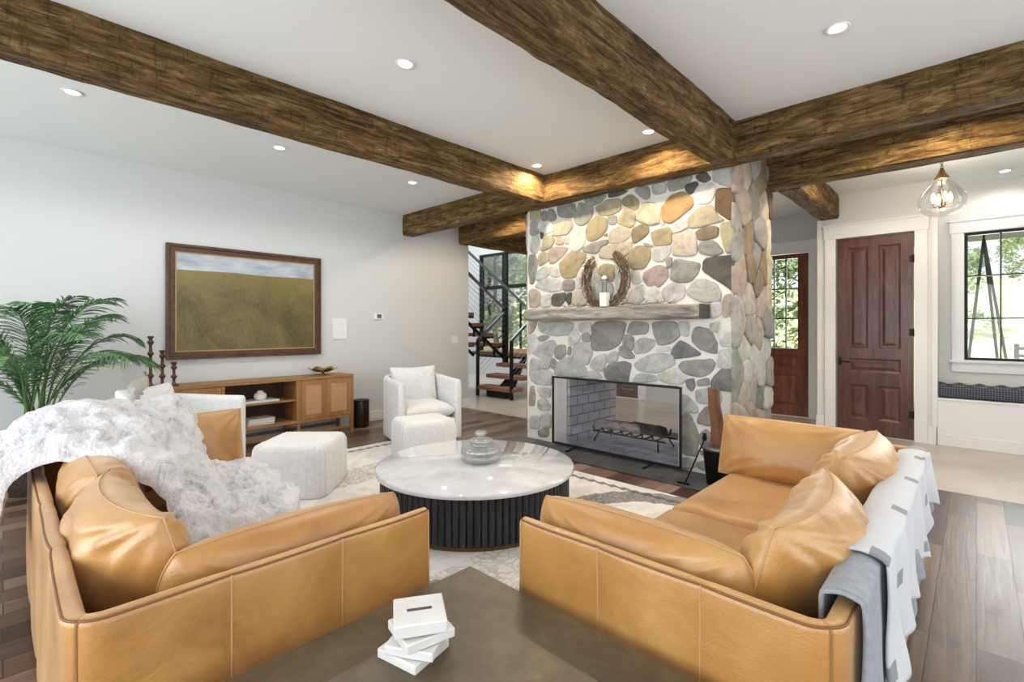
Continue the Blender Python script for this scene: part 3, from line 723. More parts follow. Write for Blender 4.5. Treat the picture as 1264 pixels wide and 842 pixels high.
# ------------------------------------------------------------------ beams
def beam(name, label, x0, x1, y0, y1, z0, z1, axis, seed):
    L = (y1-y0) if axis == 'y' else (x1-x0); n = max(8, int(L/.045))
    w = (x1-x0) if axis == 'y' else (y1-y0); h = z1-z0
    NS = 7
    ring = []
    for k in range(NS): ring.append((-1+2*k/NS, -1))
    for k in range(NS): ring.append((1, -1+2*k/NS))
    for k in range(NS): ring.append((1-2*k/NS, 1))
    for k in range(NS): ring.append((-1, 1-2*k/NS))
    vs = []; R_ = len(ring)
    for i in range(n+1):
        t = i/n*L
        for a, b in ring:
            na = noise.noise(V((t*1.3, a*1.1+seed*7, b*1.1)))*.010 + noise.noise(V((t*7, a*2+seed*3, b*3)))*.004
            edge = (abs(a) > .99 and abs(b) > .99)
            ch = .010+.014*max(0, noise.noise(V((t*2.2, seed*5+a*3, b*3)))) if edge else 0
            if i in (0, n): na *= .3
            A = a*(w/2+na-ch); B = b*(h/2+(na-ch if b < 0 else 0))
            if axis == 'y': vs.append(((x0+x1)/2+A, y0+t, (z0+z1)/2+B))
            else: vs.append((x0+t, (y0+y1)/2+A, (z0+z1)/2+B))
    fs = []
    for i in range(n):
        for k in range(R_):
            l = (k+1) % R_; fs.append((i*R_+k, i*R_+l, (i+1)*R_+l, (i+1)*R_+k))
    fs.append(tuple(range(R_))); fs.append(tuple(range(n*R_, (n+1)*R_)))
    m = MB(); m.add(vs, fs)
    o = m.build(name, M['beam_'+axis]); tag(o, label, 'beam')
    return o
ZB = 2.66
beam('ceiling_beam', 'hewn wooden ceiling beam nearest the picture wall, running from upper left', -3.60,-3.38,-2.49,4.05,ZB,ZC,'y',1)
beam('ceiling_beam', 'hewn wooden ceiling beam running to the middle of the stone chimney with a knot', -1.62,-1.38,-2.49,4.05,ZB,ZC,'y',2)
beam('ceiling_beam', 'long cross beam along the front of the stone chimney carrying two others', -6.09,2.18,4.05,4.268,ZB,ZC,'x',3)
beam('ceiling_beam', 'shorter cross beam from the left wall to the back of the chimney', -6.09,-3.84,5.12,5.33,ZB,ZC,'x',4)
beam('ceiling_beam', 'cross beam right of the chimney, behind the long one and before the pendant lamp', -1.50,2.18,5.12,5.36,ZB,ZC,'x',5)
beam('ceiling_beam', 'short beam stub running from behind the chimney to the tall door wall', -1.45,-1.23,5.37,7.17,ZB,ZC,'y',6)
beam('ceiling_beam', 'beam over the opening to the staircase, lowest left of the chimney', -6.1,-5.88,5.36,7.99,ZB,ZC,'y',7)

# ------------------------------------------------------------------ recessed lights
DL = [(-4.59,.335,'downlight at far left, above the potted palm'), (-4.63,1.755,'downlight above the wooden framed picture'), (-4.64,3.22,'downlight left of the short end of the cross beam, near the wall control'),
      (-2.59,1.74,'downlight alone in the middle ceiling bay, above the round table'), (-3.24,3.76,'downlight in the beam corner left above the chimney'), (-2.0,3.76,'downlight beside the middle beam above the chimney'),
      (-.553,3.184,'downlight right of the middle beam, the largest in view'), (.22,7.3,'downlight in the entry ceiling right of the pendant lamp'),
      (-.15,4.72,'downlight between the two right-hand cross beams'), (-4.7,4.72,'downlight between the two left-hand cross beams'), (-.72,5.72,'downlight hidden behind the right cross beam before the tall door')]
lt0 = thing('recessed_light', 'x', 'ceiling light', (0,0,ZC), 0, 'recessed ceiling lights')
m = MB(); m.lathe([(.040,-.001),(.058,-.001),(.060,-.005),(.056,-.009),(.044,-.006),(.040,-.001)], n=32); m.build('trim_ring', M['plastic'], lt0, smooth=True, local=True)
m = MB(); m.lathe([(0,-.004),(.042,-.003)], n=32); m.build('lens', M['lamp'], lt0, local=True)
for i, (x, y, lb) in enumerate(DL):
    o = lt0 if i == 0 else copy_tree(lt0)
    o.location = (x, y, ZC-.001); o['label'] = 'white recessed '+lb

# ------------------------------------------------------------------ stone chimney
COL = {'k':(182,174,150), 'g':(158,155,150), 's':(160,160,155), 'd':(98,98,92), 't':(164,153,124), 'o':(182,150,112), 'w':(216,212,208), 'b':(198,188,172), 'l':(194,194,190),
       'p':(178,164,154), 'x':(140,126,102), 'r':(110,90,66), 'm':(134,134,132), 'y':(166,162,152)}
fp = thing('stone_fireplace', 'floor to ceiling fieldstone chimney with white mortar and a see-through firebox', 'fireplace', (-2.67,4.8,0))
FX0, FX1, FY0, FY1 = -3.84, -1.50, 4.285, 5.30
OX0, OX1, OZ = -3.26, -1.98, .765
m = MB()
m.box(FX0,OX0,FY0,FY1,0,2.66); m.box(OX1,FX1,FY0,FY1,0,2.66); m.box(OX0,OX1,FY0,FY1,OZ,2.66); m.box(FX0+.01,FX1-.01,FY0+.0,FY1,2.66,2.955)
m.build('masonry_core', M['mortar'], fp)

def chaikin(p, it=2):
    for _ in range(it):
        q = []
        for i in range(len(p)):
            a, b = V(p[i]), V(p[(i+1) % len(p)])
            q += [a*.84+b*.16, a*.16+b*.84]
        p = q
    return p
def stone_face(m, poly, frame, col, h, rnd):
    """poly 2D -> domed stone. frame: (origin, U, W, N)"""
    O_, U_, W_, N_ = frame
    p = chaikin([V(q).to_2d() if not isinstance(q, Vector) else q for q in [V((a, b)) for a, b in poly]], 2)
    c = sum(p, V((0,0)))/len(p)
    # densify
    q = []
    for i in range(len(p)):
        a, b = p[i], p[(i+1) % len(p)]; k = max(1, int((b-a).length/.03))
        q += [a.lerp(b, j/k) for j in range(k)]
    p = [c+(a-c)*(1.0+.016/max(.03,(a-c).length)) for a in q]; q = p
    p = [a+V((noise.noise(V((a.x*22, a.y*22, rnd))), noise.noise(V((a.x*22, a.y*22, rnd+9)))))*.006 for a in q]
    n = len(p); vs = []
    rings = [(1.0, -.01), (.985, .55), (.955, .85), (.89, .98), (.6, 1.03), (.25, 1.03)]
    tx, ty = noise.noise(V((c.x*9, c.y*9, 3)))*.25, noise.noise(V((c.x*9, c.y*9, 8)))*.25
    for s, hh in rings:
        for a in p:
            b = c+(a-c)*s
            dz = h*hh*(1+tx*(b.x-c.x)/.15+ty*(b.y-c.y)/.15)+(noise.noise(V((b.x*14, b.y*14, rnd)))*.007+noise.noise(V((b.x*40, b.y*40, rnd)))*.002 if hh > .4 else 0)
            vs.append(O_+U_*b.x+W_*b.y+N_*dz)
    vs.append(O_+U_*c.x+W_*c.y+N_*h*1.05)
    fs = []
    for r in range(len(rings)-1):
        for k in range(n):
            l = (k+1) % n; fs.append((r*n+k, r*n+l, (r+1)*n+l, (r+1)*n+k))
    k0 = (len(rings)-1)*n
    for k in range(n): fs.append((k0+k, k0+(k+1) % n, len(vs)-1))
    m.add(vs, fs, 0, col)
def jit(c, s=10):
    d = random.uniform(-s, s); return lin(tuple(max(0, min(255, v+d+random.uniform(-3, 3))) for v in c))
def voro(x0, x1, z0, z1, sz, seed, gap=.014, hole=None):
    """Voronoi cells of jittered seeds, inset by gap"""
    rnd = random.Random(seed); S = []
    tries = 0
    while tries < 4000:
        tries += 1
        p = (rnd.uniform(x0, x1), rnd.uniform(z0, z1)); r = sz*rnd.uniform(.65, 1.35)
        if all((p[0]-q[0])**2+(p[1]-q[1])**2 > ((r+q[2])/2)**2 for q in S): S.append((p[0], p[1], r))
    out = []
    for s in S:
        poly = [(x0, z0), (x1, z0), (x1, z1), (x0, z1)]
        for q in S:
            if q is s: continue
            nx, nz = q[0]-s[0], q[1]-s[1]; L = math.hypot(nx, nz)
            if L > sz*5: continue
            nx /= L; nz /= L; dd = nx*(s[0]+q[0])/2+nz*(s[1]+q[1])/2-gap
            new = []
            for i in range(len(poly)):
                a, b = poly[i], poly[(i+1) % len(poly)]
                da, db = nx*a[0]+nz*a[1]-dd, nx*b[0]+nz*b[1]-dd
                if da <= 0: new.append(a)
                if da*db < 0:
                    t = da/(da-db); new.append((a[0]+(b[0]-a[0])*t, a[1]+(b[1]-a[1])*t))
            poly = new
            if len(poly) < 3: break
        if len(poly) < 3: continue
        cx_, cz_ = sum(a for a, b in poly)/len(poly), sum(b for a, b in poly)/len(poly)
        if hole and hole[0] < cx_ < hole[1] and hole[2] < cz_ < hole[3]: continue
        if hole: poly = [((hole[0] if abs(a-hole[0]) < abs(a-hole[1]) else hole[1]) if (hole[0] < a < hole[1] and hole[2] < b < hole[3]-.08) else a, max(b, hole[3]) if (hole[0] < a < hole[1] and hole[3]-.08 <= b < hole[3]) else b) for a, b in poly]
        out.append(poly)
    return out
m = MB()
Ff = (V((0,FY0,0)), V((1,0,0)), V((0,0,1)), V((0,-1,0)))
for i, (k, poly) in enumerate(STONES):
    poly = [(a+.022*max(0, (a+1.62)/.11), b) for a, b in poly]
    stone_face(m, poly, Ff, jit(COL[k], 6), random.uniform(.010,.02), i*1.7)
# right side of the chimney (faces +X)
Fr = (V((FX1,0,0)), V((0,1,0)), V((0,0,1)), V((1,0,0)))
random.seed(21)
for i, poly in enumerate(voro(FY0-.012, FY1-.005, .01, 2.95, .25, 5, gap=.007)):
    zc = sum(b for a, b in poly)/len(poly)
    k = random.choice('xkgprtgbx' if zc > 1.5 else 'gplmgyll')  # browner above, greyer below: warm lamp light and cool daylight put into the colour
    stone_face(m, poly, Fr, jit(COL[k], 10), random.uniform(.02,.05), i*2.3+100)
Fl = (V((FX0,0,0)), V((0,-1,0)), V((0,0,1)), V((-1,0,0)))
for i, poly in enumerate(voro(-FY1+.005, -FY0-.01, .01, 2.65, .24, 6)):
    stone_face(m, poly, Fl, jit(COL[random.choice('kgslbpt')], 8), random.uniform(.015,.03), i*2.3+300)
Fb = (V((0,FY1,0)), V((-1,0,0)), V((0,0,1)), V((0,1,0)))
for i, poly in enumerate(voro(-FX1+.01, -FX0-.01, .01, 2.65, .27, 8, hole=(-OX1-.02, -OX0+.02, 0, OZ+.02))):
    stone_face(m, poly, Fb, jit(COL[random.choice('kgslbpt')], 8), random.uniform(.012,.025), i*2.3+500)
m.build('fieldstone_facing', M['stone'], fp, smooth=True)
# firebox lining
m = MB(); m.box(OX0,OX0+.012,FY0+.03,FY1-.03,.02,OZ); m.build('firebox_brick', M['firebrick'], fp)
m = MB(); m.box(OX1-.012,OX1,FY0+.03,FY1-.03,.02,OZ); m.build('firebox_brick', M['firebrick'], fp)
m = MB(); m.box(OX0,OX1,FY0,FY1,.0,.022); m.build('firebox_floor', M['ash'], fp)
m = MB(); m.box(OX0,OX1,FY0+.03,FY1-.03,OZ-.01,OZ); m.build('firebox_lintel', M['iron'], fp)
# hearth slabs
m = MB()
xs = [-4.0,-3.25,-2.6,-1.95,-1.45]
for a, b in zip(xs, xs[1:]): m.box(a+.002,b-.002,3.83,FY0-.002,0,.012)
m.box(-4.0,-1.45,FY1+.002,FY1+.4,0,.012)
m.build('hearth_slab', M['slate'], fp, bevel=.003)
# mantel: rough hewn shelf
def mantel():
    m = MB(); x0, x1 = -3.70, -1.70; n = 60; ring = []
    for k in range(6): ring.append((-1+2*k/6, -1))
    for k in range(6): ring.append((1, -1+2*k/6))
    for k in range(6): ring.append((1-2*k/6, 1))
    for k in range(6): ring.append((-1, 1-2*k/6))
    vs = []
    for i in range(n+1):
        x = x0+(x1-x0)*i/n
        for a, b in ring:
            y = 4.175+a*.10; z = 1.445+b*.065
            if a < .5:
                d = noise.noise(V((x*2.5, b*1.2, 4)))*.012+noise.noise(V((x*9, a*2, b*3)))*.007
                e = .012 if (a < -.9 and abs(b) > .9) else 0
                y += (d+e) if a < -.9 else 0; z += d*.7*b-e*b
            vs.append((x, y, z))
    R_ = len(ring)
    fs = [(i*R_+k, i*R_+(k+1) % R_, (i+1)*R_+(k+1) % R_, (i+1)*R_+k) for i in range(n) for k in range(R_)]
    fs += [tuple(range(R_)), tuple(range(n*R_, (n+1)*R_))]
    m.add(vs, fs); return m
mt = mantel().build('mantel_shelf', M['mantelwood'], fp)
m = MB(); m.box(-1.70,-1.685,4.082,4.268,1.382,1.508); m.build('mantel_end', M['fencewood'], fp, bevel=.003)

# ---- fire screen
sc = thing('fire_screen', 'black framed glass fire screen standing in front of the firebox', 'fire screen', (-2.65,4.19,.012))
SX0, SX1, SY, SZ0, SZ1 = -3.385, -1.905, 4.19, .035, .772
m = MB(); f = .02
m.box(SX0,SX0+f,SY-.01,SY+.01,SZ0,SZ1); m.box(SX1-f,SX1,SY-.01,SY+.01,SZ0,SZ1); m.box(SX0+f,SX1-f,SY-.01,SY+.01,SZ1-f,SZ1); m.box(SX0+f,SX1-f,SY-.01,SY+.01,SZ0,SZ0+f)
m.build('screen_frame', M['black'], sc, bevel=.002)
m = MB(); m.box(SX0+f,SX1-f,SY-.003,SY+.003,SZ0+f,SZ1-f); m.build('screen_glass', M['screen_glass'], sc)
for x in (-3.08,-2.2):
    m = MB(); m.tube([(x,SY-.16,.022),(x,SY-.10,.02),(x,SY,.035)], .009, 8); m.tube([(x,SY,.035),(x,SY+.07,.022)], .009, 8); m.build('foot', M['black'], sc, smooth=True)
# ---- grate and logs
gr = thing('fire_grate', 'black iron fire grate standing inside the firebox', 'grate', (-2.75,4.8,.022))
for i in range(7):
    x = -3.12+i*.12
    m = MB(); m.tube([(x,4.58,.2),(x,4.62,.145),(x,4.68,.135),(x,4.92,.135),(x,4.98,.145),(x,5.02,.2)], .009, 8); m.build('grate_bar', M['iron'], gr, smooth=True)
m = MB(); m.tube([(-3.18,4.68,.125),(-2.3,4.68,.125)], .009, 8); m.tube([(-3.18,4.92,.125),(-2.3,4.92,.125)], .009, 8)
m.build('cross_rail', M['iron'], gr, smooth=True)
for x in (-3.1,-2.38):
    for y, yy in ((4.68,4.62),(4.92,4.98)):
        m = MB(); m.tube([(x,y,.125),(x+(.03 if x > -2.7 else -.03),yy,.022)], .009, 8); m.build('leg', M['iron'], gr, smooth=True)
for (p, q, r, mm, lb) in [((-3.05,4.72,.205),(-2.6,4.74,.215),.05,'bark','pale birch log lying across the left of the fire grate'), ((-2.72,4.78,.22),(-2.32,4.70,.225),.058,'bark_dark','dark barked log lying on the right of the fire grate'), ((-3.0,4.87,.195),(-2.4,4.88,.2),.045,'bark_dark','dark log at the back of the fire grate')]:
    P_, Q_ = V(p), V(q); m = MB()
    n = 18; pts = [P_.lerp(Q_, k/n)+V((0, noise.noise(V((k*.5, r*90, 0)))*.008, noise.noise(V((k*.5, 3, r*50)))*.008)) for k in range(n+1)]
    m.tube(pts, [r*(1+.1*noise.noise(V((k*.7, r*40, 1)))) for k in range(n+1)], 14)
    o = m.build('fire_log', M[mm], smooth=False); tag(o, lb, 'log', 'logs on the fire grate')

# ---- wreath, block candle and twigs on the mantel
def wreath():
    m = MB(); rnd = random.Random(4)
    cx_, cz_ = -2.69, 1.785
    for k in range(260):
        ang0 = rnd.uniform(math.radians(118), math.radians(405)); ln = rnd.uniform(.5, 1.1)
        ro = rnd.uniform(-.045, .045); yo = rnd.uniform(-.03, .03); pts = []
        for j in range(7):
            a = min(ang0+ln*j/6, math.radians(422))
            sx, sz = .225, .265
            out = ro+noise.noise(V((k, j*.4, 1)))*.02+.0*j
            pts.append((cx_+math.cos(a)*(sx+out), 4.17+yo+noise.noise(V((k, j*.5, 5)))*.015, cz_+math.sin(a)*(sz+out)))
        m.tube(pts, rnd.uniform(.002, .0045), 5)
    for k in range(340):
        a = rnd.uniform(math.radians(118), math.radians(425)); ro = rnd.uniform(-.03, .05)
        b = V((cx_+math.cos(a)*(.225+ro), 4.16+rnd.uniform(-.04,.02), cz_+math.sin(a)*(.265+ro)))
        t = a+rnd.uniform(.2, .9)
        m.tube([b, b+V((math.cos(t)*.05, rnd.uniform(-.02,.01), math.sin(t)*.05))], [.0025, .001], 4)
    return m
o = wreath().build('twig_wreath', M['twig'], smooth=True); tag(o, 'brown horseshoe-shaped twig wreath leaning on the stone above the mantel', 'wreath')
ch = thing('candle_holder', 'small white block candle holder with thin posts in front of the wreath', 'candle holder', (-2.66,4.13,1.515))
m = MB(); m.box(-2.705,-2.63,4.09,4.16,1.513,1.65); m.build('block', M['creamwax'], ch, bevel=.004)
m = MB()
for x in (-2.69,-2.648): m.tube([(x,4.125,1.65),(x,4.125,1.78)], .005, 8)
m.tube([(-2.72,4.125,1.78),(-2.62,4.125,1.78)], .006, 8); m.build('post', M['steel'], ch, smooth=True)
m = MB(); m.lathe([(.0,0),(.022,.0),(.026,.012),(.02,.03),(.008,.04),(0,.042)], (-2.67,4.125,1.782), 16); m.build('cup', M['creamwax'], ch, smooth=True)
def branch(name, x0, x1, seed, label):
    m = MB(); rnd = random.Random(seed); n = 10
    main = [V((x0+(x1-x0)*k/n, 4.15+rnd.uniform(-.01,.01), 1.522+.012*math.sin(k*1.3)+.01*rnd.random())) for k in range(n+1)]
    m.tube(main, [.005-.003*k/n for k in range(n+1)], 6)
    for k in range(16):
        b = main[rnd.randrange(n)]; d = V((rnd.uniform(-.06,.06)+(.03 if x1 > x0 else -.03), rnd.uniform(-.02,.02), rnd.uniform(.0,.06)))
        m.tube([b, b+d*.6, b+d+V((0,0,-.005))], [.0028,.002,.001], 5)
    o = m.build(name, M['twig'], smooth=True); tag(o, label, 'branch')
branch('dry_branch', -2.86, -3.2, 3, 'thin dry branch lying on the mantel left of the wreath')
branch('dry_branch', -2.5, -1.95, 5, 'thin dry branch lying on the mantel right of the wreath')
# ---- leather sling log holder beside the hearth
lh = thing('log_holder', 'black iron bucket with brown leather strap and leaning rod beside the hearth', 'log holder', (-1.6,4.08,.012))
m = MB()
def strap(u, v):
    a = v; pts = [(-.005,.81,.0),(-.0,.66,.0),(.02,.5,0),(.02,.3,0),(.0,.2,0)]
    t = a*(len(pts)-1); i = min(int(t), len(pts)-2); fr_ = t-i
    px = pts[i][0]*(1-fr_)+pts[i+1][0]*fr_; pz = pts[i][1]*(1-fr_)+pts[i+1][1]*fr_
    w = .042+.02*a
    return (-1.565+px*1.0+(u-.5)*2*w, 4.05+.02*math.cos((u-.5)*PI)+px, pz)
m.grid(strap, 9, 30); m.build('leather_strap', M['brown_leather'], lh, smooth=True, solid=.018)
m = MB(); m.lathe([(.10,0),(.13,.28),(.135,.30),(.128,.30),(.12,.28),(.095,.012),(0,.012)], (-1.53,4.08,.013), 24); m.build('bucket', M['iron'], lh, smooth=True)
m = MB(); m.lathe([(.137,.285),(.142,.29),(.142,.31),(.137,.315)], (-1.53,4.08,.013), 24); m.build('bucket_rim', M['steel'], lh, smooth=True)
pk = thing('fire_poker', 'thin black fire poker leaning from the hearth against the iron bucket', 'fire poker', (-1.7,3.9,.012))
m = MB(); m.tube([(-1.735,3.88,.018),(-1.60,3.90,.36),(-1.585,3.905,.40)], .006, 8); m.build('shaft', M['iron'], pk, smooth=True)
m = MB(); m.tube([(-1.80,3.88,.02),(-1.70,3.88,.02)], .008, 8); m.build('tip', M['iron'], pk, smooth=True)
m = MB(); m.lathe([(0,0),(.016,.004),(.02,.02),(.014,.05),(.018,.06),(0,.066)], (-1.583,3.905,.39), 12); m.build('handle', M['iron'], pk, smooth=True)
# ------------------------------------------------------------------ sofas
def cushion(m, c, A, B, N, hw, hh, T, bend=0., wr=.008, seed=0, nu=44, nv=34, p=2.8, q=.5, ear=.03, sag=0., mi=0):
    """two-sided pillow. A,B,N unit axes. returns seam points"""
    c, A, B, N = V(c), V(A).normalized(), V(B).normalized(), V(N).normalized()
    def pt(u, v, sgn):
        t = T*max(0, (1-abs(u)**p))**q*max(0, (1-abs(v)**p))**q
        # corners pulled out a little, sides drawn in
        e = 1+ear*(u*u*v*v)*2-.015*((1-u*u)*v*v+(1-v*v)*u*u)
        x = u*hw*e; y = v*hh*e
        k = min(1, t/T*1.6)
        w = noise.noise(V((x*5+seed*3, y*5, sgn*2+seed)))*wr*1.6*k
        # drag lines running out of the corners
        rr = math.atan2(abs(v)-1.05, abs(u)-1.05)
        cd = max(0, 1-math.hypot(abs(u)-1, abs(v)-1)/1.1)
        w += math.sin(rr*17+seed*2+3*noise.noise(V((u*2, v*2, seed))))*wr*cd*k*1.1
        w += noise.noise(V((x*16+seed, y*4, sgn+seed*5)))*wr*.6*k
        z = sgn*(t+w)
        P_ = c+A*x+B*(y-sag*(1-u*u)*(v+1)/2)+N*(z+bend*(u*u-.33))
        return P_
    o = len(m.v); us = [-1+2*i/(nu-1) for i in range(nu)]; vs_ = [-1+2*j/(nv-1) for j in range(nv)]
    us = [math.copysign(abs(u)**.75, u) for u in us]; vs_ = [math.copysign(abs(v)**.75, v) for v in vs_]
    for sgn in (1, -1):
        vv = [pt(u, v, sgn) for u in us for v in vs_]
        fs = [(i*nv+j, (i+1)*nv+j, (i+1)*nv+j+1, i*nv+j+1) for i in range(nu-1) for j in range(nv-1)]
        m.add(vv, fs, mi)
    seam = [pt(u, -1, 0) for u in us]+[pt(1, v, 0) for v in vs_[1:]]+[pt(u, 1, 0) for u in us[::-1][1:]]+[pt(-1, v, 0) for v in vs_[::-1][1:-1]]
    return seam
def add_cushion(name, mat, parent, pipemat=None, pr=.0028, **k):
    m = MB(); seam = cushion(m, **k)
    o = m.build(name, mat, parent, smooth=True, weld=1e-4)
    if pipemat:
        q = MB(); q.tube(seam, pr, 6, closed=True); q.build('piping', pipemat, o, smooth=True)
    return o
def sofa(name, label, MP, loc, L=2.2, DP=.95, flare=.06, seams=3):
    """MP maps (w depth from back, u along, z) to the world"""
    s = thing(name, label, 'sofa', loc)
    TH = .04; H = .655; Z0 = .07; RC = .075
    def panel(nm, path, seam_at):
        """upholstered shell swept along path [(w, u, nw, nu, dist)]; seams at the given distances"""
        m = MB(); nz = 16; r = .018
        pr_ = [(0, Z0+(H-r-Z0)*j/nz) for j in range(nz+1)]
        for a in range(1, 6): an = PI/2*a/6; pr_.append((-r+r*math.cos(an), H-r+r*math.sin(an)))
        pr_.append((-TH/2, H))
        for a in range(1, 6): an = PI/2*a/6; pr_.append((-TH+r-r*math.sin(an), H-r+r*math.cos(an)))
        pr_ += [(-TH, H-r-(H-r-Z0)*j/nz) for j in range(nz+1)]
        np_ = len(pr_); vs = []; L_ = path[-1][4]; marks = [0]+list(seam_at)+[L_]
        for (w, u, nw, nu, d) in path:
            g = min(abs(d-q) for q in marks)
            bul = .009*min(1, g/.06)**.6-(.004 if g < .006 and 0 < d < L_ else 0)
            for off, z in pr_:
                k = (z-Z0)/(H-Z0)
                o2 = off+bul*(1 if off > -TH/2 else -1)*(1-.6*k*k)+noise.noise(V((w*4, u*4, z*4)))*.004
                zz = z+noise.noise(V((w*3, u*3, 2)))*.006*k
                vs.append(MP(w+nw*o2, u+nu*o2, zz))
        nx = len(path)
        fs = [(i*np_+k, i*np_+(k+1) % np_, (i+1)*np_+(k+1) % np_, (i+1)*np_+k) for i in range(nx-1) for k in range(np_)]
        fs.append(tuple(range(np_))); fs.append(tuple(range((nx-1)*np_, nx*np_)))
        m.add(vs, fs)
        o = m.build(nm, M['leather'], s, smooth=True)
        top = nz+3
        q = MB(); q.tube([V(vs[i*np_+top]) for i in range(nx)], .0035, 6)
        e = q.build('edge_piping', M['edge_piping'], o, smooth=True)
        idx = [0, nx-1]+[min(range(nx), key=lambda i: abs(path[i][4]-q)) for q in seam_at]
        for i in sorted(idx):
            q = MB(); q.tube([V(vs[i*np_+j]) for j in range(0, top+1)], .0028, 6); q.build('seam_piping', M['piping'], o, smooth=True)
        return o
    def mkpath(parts):
        out = []; d = 0; last = None
        for (w, u, nw, nu) in parts:
            if last: d += math.hypot(w-last[0], u-last[1])
            out.append((w, u, nw, nu, d)); last = (w, u)
        return out
    def straight(a, b, n_, k): return [(a[0]+(b[0]-a[0])*i/k, a[1]+(b[1]-a[1])*i/k, n_[0], n_[1]) for i in range(k+1)]
    def arc(c, t0, t1, k=8): return [(c[0]+RC*math.cos(math.radians(t0+(t1-t0)*i/k)), c[1]+RC*math.sin(math.radians(t0+(t1-t0)*i/k)), math.cos(math.radians(t0+(t1-t0)*i/k)), math.sin(math.radians(t0+(t1-t0)*i/k))) for i in range(1, k+1)]
    def armpath(): return mkpath(straight((DP, 0), (RC, 0), (0, -1), 60)+arc((RC, RC), -90, -135))
    pa = armpath(); panel('arm', pa, [DP/3, DP*2/3])
    pb = [(w, L-u, nw, -nu, d) for (w, u, nw, nu, d) in pa]; panel('arm', pb, [DP/3, DP*2/3])
    k0 = 1/2**.5
    bp = mkpath([(RC-RC*k0, RC-RC*k0, -k0, -k0)]+arc((RC, RC), -135, -180)+straight((0, RC), (0, L-RC), (-1, 0), 120)[1:]+arc((RC, L-RC), 180, 135))
    Lb = bp[-1][4]; panel('back_panel', bp, [Lb*.25, Lb*.5, Lb*.75])
    m = MB()
    bx = [(w, u, z) for w in (.06, DP-.02) for u in (.06, L-.06) for z in (.07, .27)]
    m.add([MP(*b) for b in bx], [(0,1,3,2),(4,6,7,5),(0,4,5,1),(2,3,7,6),(0,2,6,4),(1,5,7,3)])
    m.build('seat_base', M['leather'], s, bevel=.015)
    # seat cushions
    for k in range(2):
        u0, u1 = (.075, L/2) if k == 0 else (L/2, L-.075)
        m = MB(); nn = 40
        def seat(a, b, top):
            w = .10+(DP+.01-.10)*a; u = u0+(u1-u0)*b
            e = min(a*8, (1-a)*7, b*10, (1-b)*10, 1); e = max(0, e)
            z = .35+(1 if top else -1)*(.075*max(0, 1-(1-e)**2)**.5)
            if top:
                z += noise.noise(V((w*4, u*4, k+1)))*.012*e+.010*math.sin(w*14+noise.noise(V((w*2, u*3, k)))*5)*e*.5
                z -= .012*math.exp(-((a-.5)**2+(b-.5)**2)*8)*e
            return MP(w, u, z)
        for top in (True, False): m.grid(lambda a, b: seat(a, b, top), nn, nn)
        o = m.build('seat_cushion', M['leather'], s, smooth=True, weld=1e-4)
        q = MB(); q.tube([seat(1, b/30, True) for b in range(31)], .004, 6); q.build('piping', M['piping'], o, smooth=True)
    for w in (.1, DP-.1):
        for u in (.1, L-.1):
            P_ = V(MP(w, u, 0)); q = MB(); q.lathe([(.018,0.012),(.026,.075)], (P_.x, P_.y, 0), 16); q.build('leg', M['leg'], s, smooth=True)
    return s
def mpR(w, u, z): return (-.205-w, 1.215+u, z)
def mpL(w, u, z): return (-1.415-u, .09+w, z)
RS = sofa('leather_sofa', 'tan leather sofa on the right with the white and grey throws over its back', mpR, (-.7,2.3,0), 2.2, .915)
LS = sofa('leather_sofa', 'tan leather sofa on the left half covered by the faux fur blanket', mpL, (-2.5,.5,0), 2.15, .96)
LE, PP = M['leather'], M['piping']
# right sofa cushions
add_cushion('bolster', LE, RS, PP, c=(-.79,1.39,.560), A=(1,0,0), B=(0,-.2,1), N=(0,1,.2), hw=.385, hh=.152, T=.11, wr=.006, seed=1, ear=-.06, p=2.1)
add_cushion('back_cushion', LE, RS, PP, c=(-.395,1.76,.585), A=(-.04,1,0), B=(.24,0,1), N=(-1,-.04,.24), hw=.40, hh=.205, T=.13, wr=.016, seed=2, bend=.07, ear=-.04, p=2.3)
add_cushion('back_cushion', LE, RS, PP, c=(-.40,2.62,.60), A=(0.03,1,0), B=(.28,0,1), N=(-1,0,.28), hw=.38, hh=.21, T=.14, wr=.013, seed=3, bend=.03, ear=-.03, p=2.4)
add_cushion('end_cushion', LE, RS, PP, c=(-.80,3.14,.575), A=(1,0,0), B=(0,.34,1), N=(0,-1,.34), hw=.37, hh=.185, T=.11, wr=.007, seed=4, ear=-.01)
# left sofa cushions
add_cushion('bolster', LE, LS, PP, c=(-1.59,.66,.56), A=(0,1,0), B=(.2,0,1), N=(-1,0,.2), hw=.385, hh=.152, T=.11, wr=.006, seed=5, ear=-.06, p=2.1)
add_cushion('back_cushion', LE, LS, PP, c=(-1.96,.285,.585), A=(1,.05,0), B=(0,-.24,1), N=(-0.04,1,.24), hw=.38, hh=.205, T=.13, wr=.017, seed=6, bend=.07, ear=-.04, p=2.3)
add_cushion('back_cushion', LE, LS, PP, c=(-2.66,.29,.575), A=(-1,0,0), B=(0,-.28,1), N=(0,1,.28), hw=.35, hh=.205, T=.13, wr=.010, seed=7, ear=-.03, p=2.4)
add_cushion('end_cushion', LE, LS, PP, c=(-3.30,.76,.60), A=(0,1,0), B=(-.22,0,1), N=(1,0,.22), hw=.27, hh=.20, T=.09, wr=.008, seed=8, ear=.0)

